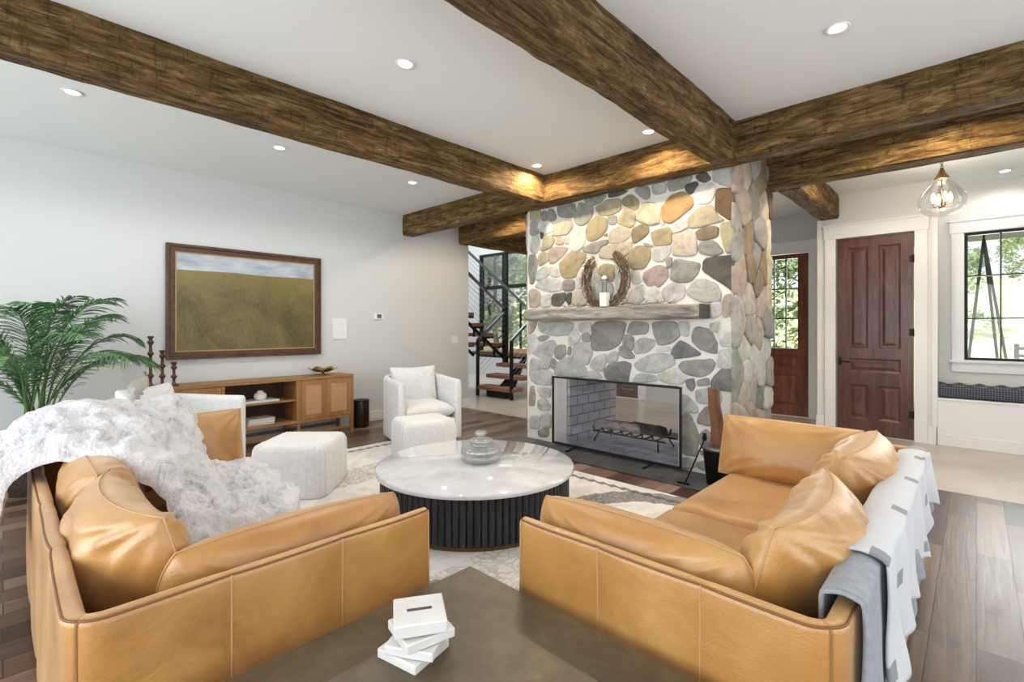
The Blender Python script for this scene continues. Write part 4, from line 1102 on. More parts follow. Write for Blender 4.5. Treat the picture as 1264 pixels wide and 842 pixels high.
# ---- faux fur blanket
CP = [
 [(-2.86,-.03,.44),(-3.05,-.06,.41),(-3.25,-.07,.41),(-3.42,-.07,.47),(-3.62,-.05,.50)],
 [(-2.84,.03,.69),(-3.05,.01,.71),(-3.22,.01,.72),(-3.4,.02,.72),(-3.62,.03,.70)],
 [(-2.72,.19,.765),(-2.95,.20,.86),(-3.15,.20,.88),(-3.35,.22,.84),(-3.58,.25,.78)],
 [(-2.44,.42,.665),(-2.76,.45,.80),(-3.0,.46,.84),(-3.22,.47,.85),(-3.50,.47,.80)],
 [(-2.25,.46,.55),(-2.60,.57,.63),(-2.86,.62,.68),(-3.10,.64,.82),(-3.36,.66,.84)],
 [(-2.12,.53,.46),(-2.48,.70,.49),(-2.74,.74,.50),(-2.98,.72,.53),(-3.08,.69,.60)],
 [(-2.15,.80,.455),(-2.38,.90,.475),(-2.60,.94,.48),(-2.84,.96,.48),(-3.08,.96,.47)],
 [(-2.15,.90,.445),(-2.34,.97,.45),(-2.60,1.02,.45),(-2.84,1.03,.45),(-3.08,1.03,.44)]]
def crom(p0, p1, p2, p3, t):
    return .5*((2*p1)+(-p0+p2)*t+(2*p0-5*p1+4*p2-p3)*t*t+(-p0+3*p1-3*p2+p3)*t**3)
def csurf(G, u, v):
    nr, nc = len(G), len(G[0])
    def row(r, t):
        x = t*(nc-1); i = min(int(x), nc-2); f = x-i
        g = lambda k: V(G[r][max(0, min(nc-1, k))])
        return crom(g(i-1), g(i), g(i+1), g(i+2), f)
    x = v*(nr-1); i = min(int(x), nr-2); f = x-i
    g = lambda k: row(max(0, min(nr-1, k)), u)
    return crom(g(i-1), g(i), g(i+1), g(i+2), f)
def fur():
    m = MB(); nu, nv = 150, 210
    def f(u, v, low=0):
        ju = u+.018*noise.noise(V((v*9, 3, 1)))*(1 if 0 < u < 1 else 1); ju = max(0, min(1, ju))
        jv = max(0, min(1, v+.012*noise.noise(V((u*9, 1, 7)))))
        P_ = csurf(CP, ju, jv)
        e = 1e-2
        du = csurf(CP, min(1, ju+e), jv)-csurf(CP, max(0, ju-e), jv); dv = csurf(CP, ju, min(1, jv+e))-csurf(CP, ju, max(0, jv-e))
        n = du.cross(dv)
        n = n.normalized() if n.length > 1e-9 else V((0,0,1))
        if n.z < 0 and v > .2: n = -n
        if v <= .2 and n.y > .3: n = -n
        edge = min(1, min(u, 1-u)*14, min(v, 1-v)*18)
        edge = max(0, edge)
        q = P_+V((0,0,0))
        w = noise.noise(q*5+V((3,1,0)))*.02
        r1 = 1-abs(noise.noise(q*7.5+V((0,9,2)))*2.2)
        r2 = 1-abs(noise.noise(q*16+V((5,0,2)))*2.0)
        d = w+r1*.040+r2*.016+noise.noise(q*55)*.005
        th = .022*edge**.5
        P_ = P_-V((0,0,.03*(1-edge)))
        t_ = th+d*(.25+.75*edge)
        return P_+n*(t_ if not low else t_-.035*edge**.5)
    m.grid(lambda u, v: f(u, v), nu, nv)
    m.grid(lambda u, v: f(u, v, 1), nu, nv)
    return m
o = fur().build('fur_blanket', M['fur'], smooth=True, recalc=False); tag(o, 'grey white faux fur blanket heaped over the back and seat of the left sofa', 'blanket')

# ---- throws over the right sofa back
def throw(name, mat, label, y0, y1, zin, zout, off, seed, hemj, win=.0, shear=0.):
    m = MB(); nu, nv = 110, 60
    # section in (x,z): inside face -> over the top -> down outside
    def sec(s):
        # path length param in metres from inside bottom
        xin, xout, zt = -.262-off, -.190+off, .666+off
        Lin = zt-zin; Lt = xout-xin; Lo = zt-zout
        d = s*(Lin+Lt+Lo)
        r = .03
        if d < Lin: x, z = xin, zin+d
        elif d < Lin+Lt:
            a = (d-Lin)/Lt; x = xin+Lt*a; z = zt+.012*math.sin(PI*a)
        else: z = zt-(d-Lin-Lt); x = xout
        if x == xout: x += (zt-z)*.02
        return x, z, d
    uvs = []
    def f(u, v):
        y = y0+(y1-y0)*u; x, z, d = sec(v)
        o_ = max(0, (v-.45)/.55)
        fold = math.sin(y*21+seed+3.2*noise.noise(V((y*2, v*2, seed))))*.015*o_+noise.noise(V((y*6, v*3, seed)))*.016*(o_+.3)
        z2 = z
        if v > .5: z2 = z-hemj*noise.noise(V((y*3.2, seed, 2)))*o_-shear*(y-(y0+y1)/2)*o_
        return V((x+fold+.012*o_, y+noise.noise(V((v*4, u*3, seed)))*.012-.05*o_*(1-u)*(1 if seed > 3 else .3), z2+noise.noise(V((y*7, v*5, seed)))*.003))
    vs = [f(i/(nu-1), j/(nv-1)) for i in range(nu) for j in range(nv)]
    fs = [(i*nv+j, (i+1)*nv+j, (i+1)*nv+j+1, i*nv+j+1) for i in range(nu-1) for j in range(nv-1)]
    m.add(vs, fs)
    o = m.build(name, mat, smooth=True, recalc=False)
    uv = o.data.uv_layers.new(name='UVMap')
    for p in o.data.polygons:
        for li, vi in zip(p.loop_indices, p.vertices):
            i, j = divmod(vi, nv); uv.data[li].uv = ((y1-y0)*i/(nu-1), j/(nv-1)*(sec(1)[2]))
    md = o.modifiers.new('solid', 'SOLIDIFY'); md.thickness = .007; md.offset = 1 if False else 0
    tag(o, label, 'throw')
    return o, f
g, gf = throw('wool_throw', M['grey_throw'], 'grey wool throw under the white one on the right sofa back', 1.35, 3.28, .47, .33, .006, 1, .05, shear=-.05)
q = MB(); q.tube([gf(i/40*0, i/40) for i in range(41)], .006, 6); o = q.build('hem_cord', M['steel'] if False else M['grey_throw'], g, smooth=True)
throw('wool_throw', M['throw'], 'white throw with small grey blocks hanging over the right sofa back', 1.60, 3.12, .50, .40, .020, 5, .07, shear=-.06)

# ------------------------------------------------------------------ tub armchairs and poufs
def armchair(name, label, loc, rz):
    s = thing(name, label, 'armchair', loc, rz)
    # local: front faces +X, width along Y (+-.40), depth X -.40..+.40
    R_, TH, H = .375, .08, .735
    def outer(t, off):
        # U shape path: from front right (x=.40,y=-R) round the back to front left
        Ls = .46; arc = PI*(R_-off); tot = 2*Ls+arc; d = t*tot
        if d < Ls: return (.38-d, -(R_-off)), (0, -1)
        if d < Ls+arc:
            a = (d-Ls)/arc*PI
            e = .62
            cx_, sy = -math.sin(a), -math.cos(a)
            cc = math.copysign(abs(cx_)**e, cx_); ss = math.copysign(abs(sy)**e, sy)
            return (-.08+(R_-off)*.92*cc, (R_-off)*ss), (cx_, sy)
        return (-.08+(d-Ls-arc), R_-off), (0, 1)
    m = MB(); n = 90
    prof = []
    for j in range(10): prof.append((0, .03+(H-.09)*j/9))
    for a in range(1, 10): an = PI*a/10; prof.append((TH/2-TH/2*math.cos(an), H-.06+.05*math.sin(an)))
    for j in range(10): prof.append((TH, H-.06-(H-.09)*j/9))
    vs = []
    for i in range(n+1):
        t = i/n
        for off, z in prof:
            (x, y), _ = outer(t, off)
            dz = .015*math.cos((t-.5)*2*PI)*(z/H)
            vs.append((x, y, z+dz-.0))
    k = len(prof)
    fs = [(i*k+j, i*k+(j+1) % k, (i+1)*k+(j+1) % k, (i+1)*k+j) for i in range(n) for j in range(k)]
    fs += [tuple(range(k)), tuple(range(n*k, (n+1)*k))]
    m.add(vs, fs)
    sh = m.build('tub_shell', M['white_fabric'], s, smooth=True, local=True)
    b = sh.modifiers.new('b', 'BEVEL'); b.width = .02; b.segments = 3; b.limit_method = 'ANGLE'; b.angle_limit = math.radians(60)
    m = MB(); m.box(-.30,.37,-.30,.30,.05,.27); m.build('seat_base', M['white_fabric'], s, local=True, bevel=.02, seg=3)
    m = MB(); cushion(m, (.05,0,.36), (1,0,0), (0,1,0), (0,0,1), .34, .29, .085, wr=.004, seed=3, p=6, q=.5, ear=0)
    m.build('seat_cushion', M['white_fabric'], s, smooth=True, local=True, weld=1e-4)
    m = MB(); cushion(m, (-.20,0,.61), (0,1,0), (-.2,0,1), (1,0,.2), .275, .215, .09, wr=.008, seed=4, p=4, q=.5, ear=.03)
    m.build('back_cushion', M['white_fabric'], s, smooth=True, local=True, weld=1e-4)
    m = MB(); m.lathe([(.30,0.012),(.33,.03)], (-.03,0,0), 40); m.build('plinth', M['leg'], s, local=True)
    return s
A2 = armchair('tub_armchair', 'white tub armchair by the picture wall, facing the round table beside the stair opening', (-4.77,3.41,0), math.atan2(-.27,.96))
A1 = copy_tree(A2)
place(A1, (-4.70,.96,0), math.atan2(.69,.72), 'white tub armchair behind the left sofa, with the grey pillow in it')
m = MB(); cushion(m, (0,0,0), (1,0,0), (0,0,1), (0,1,0), .26, .21, .08, wr=.008, seed=6)
o = m.build('grey_pillow', M['grey_pillow'], smooth=True, weld=1e-4); tag(o, 'light grey pillow leaning in the tub armchair behind the left sofa', 'pillow')
o.location = (-4.93,.72,.68); o.rotation_euler = (math.radians(-16), math.radians(10), math.atan2(.69,.72)-math.radians(60))
def pouf(name, label, loc, rz, wx=.28, wy=.27, H=.415):
    s = thing(name, label, 'ottoman', loc, rz)
    m = MB(); n = 64
    def sq(a, r, e=.22):
        c, s_ = math.cos(a), math.sin(a); return (r*wx*math.copysign(abs(c)**e, c), r*wy*math.copysign(abs(s_)**e, s_))
    prof = [(0,.012),(.97,.012),(1,.03),(1.0,.12),(1.0,.22),(1,.32),(.985,.365),(.94,.395),(.86,.411),(.6,.417),(0,.419)]
    vs = []
    for r, z in prof:
        for k in range(n):
            a = 2*PI*(k+.5)/n
            rr = r-(.02 if (k % 8 == 3 and r > .5 and z > .02) else 0)
            x, y = sq(a, rr); vs.append((x, y, z*H/.415))
    fs = [(i*n+k, i*n+(k+1) % n, (i+1)*n+(k+1) % n, (i+1)*n+k) for i in range(len(prof)-1) for k in range(n)]
    m.add(vs, fs)
    m.build('pouf_body', M['white_fabric'], s, smooth=True, local=True, weld=1e-4)
    for k in range(16):
        m = MB(); a = 2*PI*(4*k+.5)/n; pts = [(*sq(a, r+.003), z*H/.415+.001) for r, z in prof[2:-2]]
        m.tube(pts, .0035, 5); m.build('seam', M['trim'], s, smooth=True, local=True)
    return s
pouf('pouf', 'white channelled pouf near the left sofa seat, in front of the wooden console', (-3.94,1.67,0), math.radians(43.7), .285, .285)
pouf('pouf', 'white channelled pouf pushed up to the armchair behind the round table', (-4.03,2.93,0), math.atan2(-.27,.96), .24, .27, H=.40)

# ------------------------------------------------------------------ round coffee table and vase
ct = thing('coffee_table', 'round white marble coffee table on a fluted black drum base', 'coffee table', (-2.56,2.31,.012))
m = MB(); m.lathe([(0,.318),(.665,.318),(.688,.324),(.692,.336),(.688,.349),(.680,.354),(0,.355)], (-2.56,2.31,0), 128); m.build('tabletop', M['marble'], ct, smooth=True).data.set_sharp_from_angle(angle=math.radians(50))
m = MB(); n = 960
def flute(u, v):
    k = int(round(u*n)); a = 2*PI*u; r = .642+.014*abs(math.cos(a*48))**.6; return (-2.56+r*math.cos(a), 2.31+r*math.sin(a), .035+.285*v)
m.grid(flute, n, 4, closeu=True); m.build('fluted_base', M['fluted'], ct)
m = MB(); m.lathe([(0,.013),(.645,.013),(.648,.036),(0,.036)], (-2.56,2.31,0), 96); m.build('base_ring', M['brass'], ct)
vs_ = thing('glass_vase', 'squat ribbed grey glass vase with a small stopper on the round coffee table', 'vase', (-2.55,2.35,.356))
c0 = (-2.55,2.35,.356)
m = MB(); n = 96
pf = [(.0,.0),(.105,.0),(.13,.012),(.138,.04),(.138,.085),(.125,.105),(.085,.115),(.078,.122),(.088,.13),(.082,.13),(.07,.12),(.08,.108),(.118,.098),(.129,.08),(.129,.04),(.12,.014),(0,.010)]
vsn = []
for r, z in pf:
    for k in range(n):
        a = 2*PI*k/n; rr = r*(1+.04*math.cos(a*24)*(1 if r > .1 else 0)); vsn.append((c0[0]+rr*math.cos(a), c0[1]+rr*math.sin(a), c0[2]+z))
m.add(vsn, [(i*n+k, i*n+(k+1) % n, (i+1)*n+(k+1) % n, (i+1)*n+k) for i in range(len(pf)-1) for k in range(n)])
m.build('vase_body', M['vase_glass'], vs_, smooth=True, weld=1e-5)
m = MB(); m.lathe([(0,.131),(.07,.131),(.085,.136),(.09,.15),(.07,.158),(.03,.162),(.022,.172),(.04,.185),(.045,.2),(.03,.212),(0,.216)], c0, 32); m.build('stopper', M['vase_glass'], vs_, smooth=True)
m = MB(); m.lathe([(0,.012),(.06,.012),(.065,.05),(.05,.09),(.02,.1),(0,.1)], c0, 24); m.build('wick_bundle', M['candle'], vs_, smooth=True)

# ------------------------------------------------------------------ foreground table, marble blocks
ft = thing('corner_table', 'low square patinated bronze table between the two leather sofas', 'table', (-.74,.57,0))
m = MB(); m.box(-1.31,-.17,0.0,1.155,.415,.45); m.build('tabletop', M['bronze'], ft, bevel=.004)
for x, y in ((-1.27,.04),(-1.27,1.11),(-.21,.04),(-.21,1.11)):
    m = MB(); m.box(x-.03,x+.03,y-.03,y+.03,0,.415); m.build('leg', M['bronze'], ft, bevel=.003)
BK = [('lowest of the four white marble blocks on the bronze table', (-1.068,.745), .462, 12, 0), ('second from the bottom of the four stacked white marble blocks', (-1.055,.752), .489, 30, 0),
      ('third block up in the white marble stack, turned aside', (-1.05,.755), .516, 78, 0), ('topmost white marble block of the stack, with a dark slot', (-1.053,.752), .546, 58, 1)]
for i, (lb, (x, y), z, rz, slot) in enumerate(BK):
    b = thing('marble_block', lb, 'block', (x, y, z-.0135), math.radians(rz), 'stack of white marble blocks')
    hh = .0125 if not slot else .0165
    m = MB(); m.box(-.066,.066,-.066,.066,0.0005,2*hh); m.build('slab', M['stoneblock'], b, local=True, bevel=.004, seg=3)
    if slot:
        m = MB(); m.box(-.032,.032,-.0055,.0055,2*hh-.001,2*hh+.0008); m.build('slot', M['slot'], b, local=True)

# ------------------------------------------------------------------ rug
rg = MB(); hx, hy = 1.975, 1.635; 
def rugf(u, v):
    x, y = -hx+2*hx*u, -hy+2*hy*v
    return (x, y, .0115+.0012*noise.noise(V((x*3, y*3, 0))))
rg.grid(rugf, 60, 50)
rg.add([(-hx,-hy,.0005),(hx,-hy,.0005),(hx,hy,.0005),(-hx,hy,.0005)], [(0,1,2,3)])
o = rg.build('area_rug', M['rug'], local=True); o.location = (-2.875,1.935,0)
md = o.modifiers.new('solid', 'SOLIDIFY'); md.thickness = .002
tag(o, 'washed white and grey patterned area rug under the round coffee table', 'rug')

# ------------------------------------------------------------------ console and what stands on it
cs = thing('media_console', 'long warm oak console with cane doors and open middle shelves on the picture wall', 'console', (-5.86,1.96,0))
X0, X1, Y0, Y1, CZ0, CZ1 = -6.06, -5.67, .87, 3.05, .195, .72
YA, YB = 1.60, 2.34
m = MB(); m.box(X0,X1+.005,Y0,Y1,CZ1-.03,CZ1); m.build('top', M['console_y'], cs, bevel=.002)
m = MB(); m.box(X0,X1,Y0,Y1,CZ0,CZ0+.03); m.box(X0,X1,Y0,Y0+.03,CZ0+.03,CZ1-.03); m.box(X0,X1,Y1-.03,Y1,CZ0+.03,CZ1-.03)
m.box(X0,X1-.002,YA-.03,YA,CZ0+.03,CZ1-.03); m.box(X0,X1-.002,YB,YB+.05,CZ0+.03,CZ1-.03); m.build('carcass', M['console'], cs, bevel=.002)
m = MB(); m.box(X0,X0+.012,Y0+.03,Y1-.03,CZ0+.03,CZ1-.03); m.build('back_board', M['console_dark'], cs)
m = MB(); m.box(X0+.012,X1-.02,YA,YB,.455,.475); m.build('shelf', M['console'], cs)
for a, b in ((Y0+.032,(Y0+YA)/2-.015),((Y0+YA)/2-.013,YA-.032),(YB+.052,2.695),(2.697,Y1-.032)):
    d = MB(); st = .055
    d.box(X1-.02,X1-.001,a,a+st,CZ0+.033,CZ1-.033); d.box(X1-.02,X1-.001,b-st,b,CZ0+.033,CZ1-.033)
    d.box(X1-.02,X1-.001,a+st,b-st,CZ0+.033,CZ0+.033+st); d.box(X1-.02,X1-.001,a+st,b-st,CZ1-.033-st,CZ1-.033)
    dr = d.build('door', M['console'], cs, bevel=.0015)
    d = MB(); d.box(X1-.014,X1-.010,a+st,b-st,CZ0+.033+st,CZ1-.033-st); d.build('cane_panel', M['cane'], dr)
for y in (Y0+.02, YA-.015, YB+.025, Y1-.02):
    for x in (X0+.02, X1-.02):
        m = MB(); m.box(x-.018,x+.018,y-.018,y+.018,0,CZ0); m.build('leg', M['console'], cs, bevel=.002)
m = MB(); m.box(X1-.036,X1-.004,Y0+.038,Y1-.038,.05,.085); m.box(X0+.004,X0+.036,Y0+.038,Y1-.038,.05,.085)
for y in (YA-.015, YB+.025): m.box(X0+.036,X1-.036,y-.015,y+.015,.05,.085)
m.build('stretcher', M['console_y'], cs, bevel=.002)
def candlestick(H):
    p = [(0,0),(.042,0),(.045,.006),(.040,.014),(.020,.022)]
    nn = max(2, int(H/.11)); z = .022
    step = (H-.06)/nn
    for k in range(nn):
        p += [(.013,z+step*.15),(.0125,z+step*.55),(.024,z+step*.68),(.029,z+step*.78),(.024,z+step*.88),(.014,z+step)]
        z += step
    p += [(.016,H-.03),(.026,H-.012),(.027,H),(.016,H),(.014,H-.012),(0,H-.012)]
    return p
for (x, y, H, lb) in [(-5.86,1.00,.50,'tallest of the three turned dark wood candlesticks on the console'), (-5.84,1.092,.36,'middle height turned dark wood candlestick on the console'), (-5.81,1.182,.24,'shortest of the three turned dark wood candlesticks on the console')]:
    c_ = MB(); c_.lathe(candlestick(H), n=24); o = c_.build('candlestick', M['darkwood'], smooth=True, local=True); o.location = (x, y, .721)
    tag(o, lb, 'candlestick', 'turned wood candlesticks')
tr = MB(); tr.box(-5.95,-5.75,.88,1.0,.72,.745); o = tr.build('tray', M['slate'], bevel=.003); tag(o, 'dark flat tray on the left end of the oak console', 'tray')
D.objects.remove(o)
b_ = MB(); n = 40
def bowl(u, v):
    a = 2*PI*u; r = .02+v*.14*(1+.10*math.cos(a*6)*v); z = .035+.045*v**1.6+.012*v*math.cos(a*6)
    return (-5.86+r*math.cos(a), 2.74+r*math.sin(a), .721+z)
bw = thing('gold_bowl', 'gold footed bowl with a wavy rim on the right of the console', 'bowl', (-5.86,2.74,.721))
b_.grid(bowl, 72, 14, closeu=True); b_.build('bowl', M['gold'], bw, smooth=True, solid=.004)
m = MB(); m.lathe([(0,0),(.05,0),(.052,.006),(.018,.02),(.022,.038),(0,.038)], (-5.86,2.74,.721), 24); m.build('foot', M['gold'], bw, smooth=True)
# inside the shelves
m = MB(); m.box(-5.93,-5.70,1.78,2.16,.476,.498); o = m.build('shelf_book', M['book_a'], bevel=.003); tag(o, 'large pale book lying on the upper console shelf', 'book')
m = MB(); m.lathe([(0,0),(.05,0),(.062,.02),(.066,.04),(.058,.065),(.035,.082),(.03,.085),(.034,.09),(.02,.1),(0,.102)], (-5.80,1.99,.499), 24); o = m.build('lidded_jar', M['creamwax'], smooth=True); tag(o, 'small white lidded jar on the large pale book in the console', 'jar')
z = .226
for i, (h, c, lb) in enumerate([(.022,M['grey_throw'],'lowest book of the stack on the lower console shelf'), (.026,M['book_a'],'middle book of the stack on the lower console shelf'), (.022,M['grey_pillow'],'top book of the stack on the lower console shelf')]):
    b = thing('shelf_book', lb, 'book', (-5.82,1.98,z), math.radians((-3,2,5)[i]), 'books stacked on the lower shelf')
    m = MB(); m.box(-.10,.10,-.14,.14,0,.003); m.box(-.10,.10,-.14,.14,h-.003,h); m.box(-.10,-.096,-.14,.14,.003,h-.003); m.build('cover', c, b, local=True)
    m = MB(); m.box(-.096,.096,-.135,.135,.003,h-.003); m.build('pages', M['paper'], b, local=True)
    z += h+.0005
for (x, y, rr, hh) in ((-5.9,2.14,.085,.115),):
    pass
# drum stool
ds = thing('drum_stool', 'small dark striped wooden drum standing between the console and the armchair', 'stool', (-5.86,3.26,0))
m = MB(); m.lathe([(0,.012),(.10,.012),(.103,.02),(.103,.335),(.10,.345),(0,.345)], (-5.86,3.26,0), 48); m.build('drum_body', M['drumwood'], ds, smooth=True).data.set_sharp_from_angle(angle=math.radians(50))
m = MB(); m.lathe([(0,0),(.09,0),(.09,.012),(0,.012)], (-5.86,3.26,0), 48); m.build('foot_ring', M['black'], ds)
m = MB(); m.lathe([(.0,.345),(.104,.345),(.106,.352),(.1,.358),(0,.358)], (-5.86,3.26,0), 48); m.build('drum_top', M['black'], ds)

# ------------------------------------------------------------------ wall things
def painting_mat():
    m_, nt, b = newmat('field painting canvas')
    tc = nt.nodes.new('ShaderNodeTexCoord'); sp = nt.nodes.new('ShaderNodeSeparateXYZ'); nt.links.new(tc.outputs['Object'], sp.inputs[0])
    z = sp.outputs[2]; vec = coords(nt)
    g = noi(nt, coords(nt, (1,12,3)), 6, 6, .7, .6); g2 = noi(nt, vec, 2.2, 4, .6, .8)
    fld = ramp(nt, math_(nt, 'ADD', math_(nt, 'MULTIPLY', g, .5), math_(nt, 'MULTIPLY', g2, .5)), [(.35, (66,62,34)), (.5, (104,92,50)), (.65, (128,112,66))])
    up = ramp(nt, z, [(0, (0,0,0)), (.36, (255,255,255))])
    fld = mixc(nt, math_(nt, 'MULTIPLY', up, .5), fld, lin((156,142,88)))
    sky = ramp(nt, noi(nt, coords(nt, (1,2,6)), 2, 4), [(.3, (150,160,176)), (.7, (200,206,210))])
    hz = math_(nt, 'ADD', .325, math_(nt, 'MULTIPLY', noi(nt, coords(nt, (0,1,0)), 1.5, 1), .03))
    f = math_(nt, 'GREATER_THAN', z, hz)
    nt.links.new(mixc(nt, f, fld, sky), b.inputs['Base Color']); b.inputs['Roughness'].default_value = .4
    return m_
PY0, PY1, PZ0, PZ1 = 1.165, 2.808, .968, 2.188
pt = thing('framed_painting', 'large landscape painting of a brown green field in a walnut frame', 'painting', (XW+.03,(PY0+PY1)/2,(PZ0+PZ1)/2))
fw = .085
m = MB()
def fr(y0, y1, z0, z1, w, xa, xb):
    """mitred frame ring"""
    o_ = [(y0,z0),(y1,z0),(y1,z1),(y0,z1)]; i_ = [(y0+w,z0+w),(y1-w,z0+w),(y1-w,z1-w),(y0+w,z1-w)]
    vs = [(xb,a,b) for a, b in o_]+[(xb,a,b) for a, b in i_]+[(xa,a,b) for a, b in o_]+[(xa,a,b) for a, b in i_]
    fs = []
    for k in range(4):
        l = (k+1) % 4
        fs += [(k,l,4+l,4+k), (8+k,8+l,l,k), (4+k,4+l,12+l,12+k), (8+k,12+k,12+l,8+l)]
    return vs, fs
m.add(*fr(PY0,PY1,PZ0,PZ1,.03,XW+.002,XW+.05)); m.add(*fr(PY0+.03,PY1-.03,PZ0+.03,PZ1-.03,.05,XW+.002,XW+.038))
m.build('picture_frame', M['frame'], pt, bevel=.004)
m = MB(); m.add(*fr(PY0+.08,PY1-.08,PZ0+.08,PZ1-.08,.012,XW+.002,XW+.032)); m.build('frame_liner', M['liner'], pt)
m = MB(); m.box(XW+.004,XW+.024,PY0+.092,PY1-.092,PZ0+.092,PZ1-.092); m.build('canvas', painting_mat(), pt)
th_ = thing('thermostat', 'small white thermostat with a grey screen on the left wall', 'thermostat', (XW+.01,3.655,1.465))
m = MB(); m.box(XW,XW+.02,3.585,3.725,1.42,1.51); m.build('housing', M['plastic'], th_, bevel=.004)
m = MB(); m.box(XW+.02,XW+.022,3.625,3.695,1.437,1.495); m.build('screen', M['greyscreen'], th_)
m = MB(); m.box(XW,XW+.012,2.985,3.18,1.15,1.43); o = m.build('wall_panel', M['plastic'], bevel=.003); tag(o, 'blank white rectangular cover panel on the wall right of the painting', 'panel')
sw = thing('switch_plate', 'white double switch plate low on the wall near the stair opening', 'switch', (XW+.005,5.04,1.115))
m = MB(); m.box(XW,XW+.008,4.965,5.115,1.06,1.175); m.build('plate', M['plastic'], sw, bevel=.002)
for y in (5.005,5.075):
    m = MB(); m.box(XW+.008,XW+.013,y-.016,y+.016,1.085,1.15); m.build('rocker', M['trim'], sw, bevel=.002)

# ------------------------------------------------------------------ palm
pm = thing('potted_palm', 'large green palm in a planter between the left wall and the white armchair', 'plant', (-5.42,.17,0))
m = MB(); m.lathe([(0,.0),(.15,0),(.19,.30),(.2,.36),(.19,.36),(.18,.33),(0,.33)], (-5.42,.17,0), 40); m.build('planter', M['pot'], pm, smooth=True)
m = MB(); m.lathe([(.0,.335),(.18,.335)], (-5.42,.17,0), 30); m.build('soil', M['soil'], pm)
rnd = random.Random(11)
def frond(base, az, reach, top, droop, nl=44, ll=.27, twist=0):
    st = MB(); d = V((math.cos(az), math.sin(az), 0)); n = 22; pts = []
    for k in range(n+1):
        t = k/n
        r = reach*(t**1.5); z = base.z+(top-base.z)*(1-(1-t)**1.9)-droop*t**4
        pts.append(base+d*r+V((0,0,z-base.z)))
    st.tube(pts, [.009*(1-.8*k/n) for k in range(n+1)], 6)
    fr_ = st.build('frond', M['stem'], pm, smooth=True)
    lf = MB()
    for k in range(nl):
        t = .26+.74*k/nl; x = t*n; i = min(int(x), n-1); p = pts[i].lerp(pts[i+1], x-i); tan = (pts[i+1]-pts[i]).normalized()
        side0 = tan.cross(V((0,0,1)));
        if side0.length < .1: side0 = d.cross(V((0,0,1)))
        side0.normalize()
        env = math.sin(PI*min(1, (t-.22)/.80))**.6
        for sg in (-1, 1):
            L_ = ll*env*rnd.uniform(.85, 1.1); sd = side0*sg
            dirv = (sd*rnd.uniform(.65,.9)+tan*.75+V((rnd.uniform(-.12,.12),rnd.uniform(-.12,.12),rnd.uniform(-.1,.28)))).normalized()
            up = dirv.cross(sd).normalized() if dirv.cross(sd).length > .1 else V((0,0,1))
            wv = dirv.cross(V((0,0,1))).normalized().lerp(V((0,0,1)), .35)*.0085
            vs = []; N_ = 5
            for j in range(N_+1):
                s_ = j/N_; q = p+dirv*L_*s_+V((0,0,-L_*.42*s_**2.2)); w = wv*(math.sin(PI*min(.98, .12+.86*s_))**.7+.05)
                vs += [q-w, q+V((0,0,.002))*0, q+w]
            fs = []
            for j in range(N_):
                for c_ in range(2): a = j*3+c_; fs.append((a, a+1, a+4, a+3))
            lf.add(vs, fs)
    lf.build('leaflets', M['leaf'], fr_, smooth=True, recalc=False)
B0 = V((-5.42,.17,.34))
fronds = [  # az(deg), reach, top, droop
 (20,.70,1.34,.10),(55,.62,1.56,.02),(35,.85,1.24,.2),(80,.62,1.34,.16),(-10,.8,1.2,.15),(150,.3,1.45,.02),(-60,.5,1.4,.06),(-110,.45,1.3,.1),(30,.5,1.38,.06),(-50,.7,1.38,.1),(-90,.65,1.42,.12),(-130,.55,1.5,.1),(165,.35,1.55,.05),(120,.6,1.48,.08),(5,.45,1.50,.02),(-70,.8,1.15,.2),(50,.35,1.55,0),(100,.85,1.18,.22),(-30,.4,1.48,.03),(65,.75,1.2,.22)]
for a, r, t, dr in fronds:
    frond(B0+V((rnd.uniform(-.06,.06), rnd.uniform(-.06,.06), 0)), math.radians(a), r, t, dr)
# ------------------------------------------------------------------ staircase
st = thing('staircase', 'open riser staircase with pale wood treads and black cable railings beyond the left wall', 'staircase', (-6.5,6.3,0))
RUN, RISE = .27, .2
for i in range(3):
    y = 6.3+RUN*i; z = RISE*(i+1)
    m = MB(); m.box(-6.98,-6.02,y,y+.31,z-.07,z); m.build('tread', M['tread'], st, bevel=.004)
m = MB(); m.box(-8.0,-6.02,7.11,8.7,.73,.8); m.build('landing', M['tread'], st, bevel=.004)
for i in range(6):
    y = 7.1-RUN*i; z = RISE*(i+5)
    m = MB(); m.box(-8.0,-7.02,y-.31,y,z-.07,z); m.build('tread', M['tread'], st, bevel=.004)
# central steel spine and saw-tooth brackets
m = MB()
m.add([(-6.55,6.4,0),(-6.45,6.4,0),(-6.45,6.75,0),(-6.55,6.75,0),(-6.55,6.4,.12),(-6.45,6.4,.12),(-6.45,7.2,.72),(-6.55,7.2,.72)], [(0,1,2,3),(0,1,5,4),(1,2,6,5),(2,3,7,6),(3,0,4,7),(4,5,6,7)])
m.box(-6.75,-6.25,6.36,6.5,0,.13)
m.build('steel_spine', M['black'], st)
def saw(x):
    m = MB(); z0 = RISE*4
    for i in range(6):
        y = 7.1-RUN*i; z = RISE*(i+5)
        m.box(x,x+.03,y-.27,y-.235,z-.07-RISE,z-.07); m.box(x,x+.03,y-.27,y,z-.11,z-.07)
    m.bar((x+.015,7.1,z0-.1),(x+.015,7.1-RUN*6,z0-.1+RISE*6),.03,.06)
    return m
for x in (-7.06, -7.95): saw(x).build('saw_stringer', M['black'], st)
def rail(p, q, post_b, name='handrail'):
    m = MB(); m.bar(p, q, .045, .045); m.build('handrail', M['steel'], st, bevel=.003)
    m = MB()
    for k in range(1, 8):
        dz = -.105*k; m.tube([V(p)+V((0,0,dz)), V(q)+V((0,0,dz))], .003, 5)
    m.build('cable', M['steel'], st)
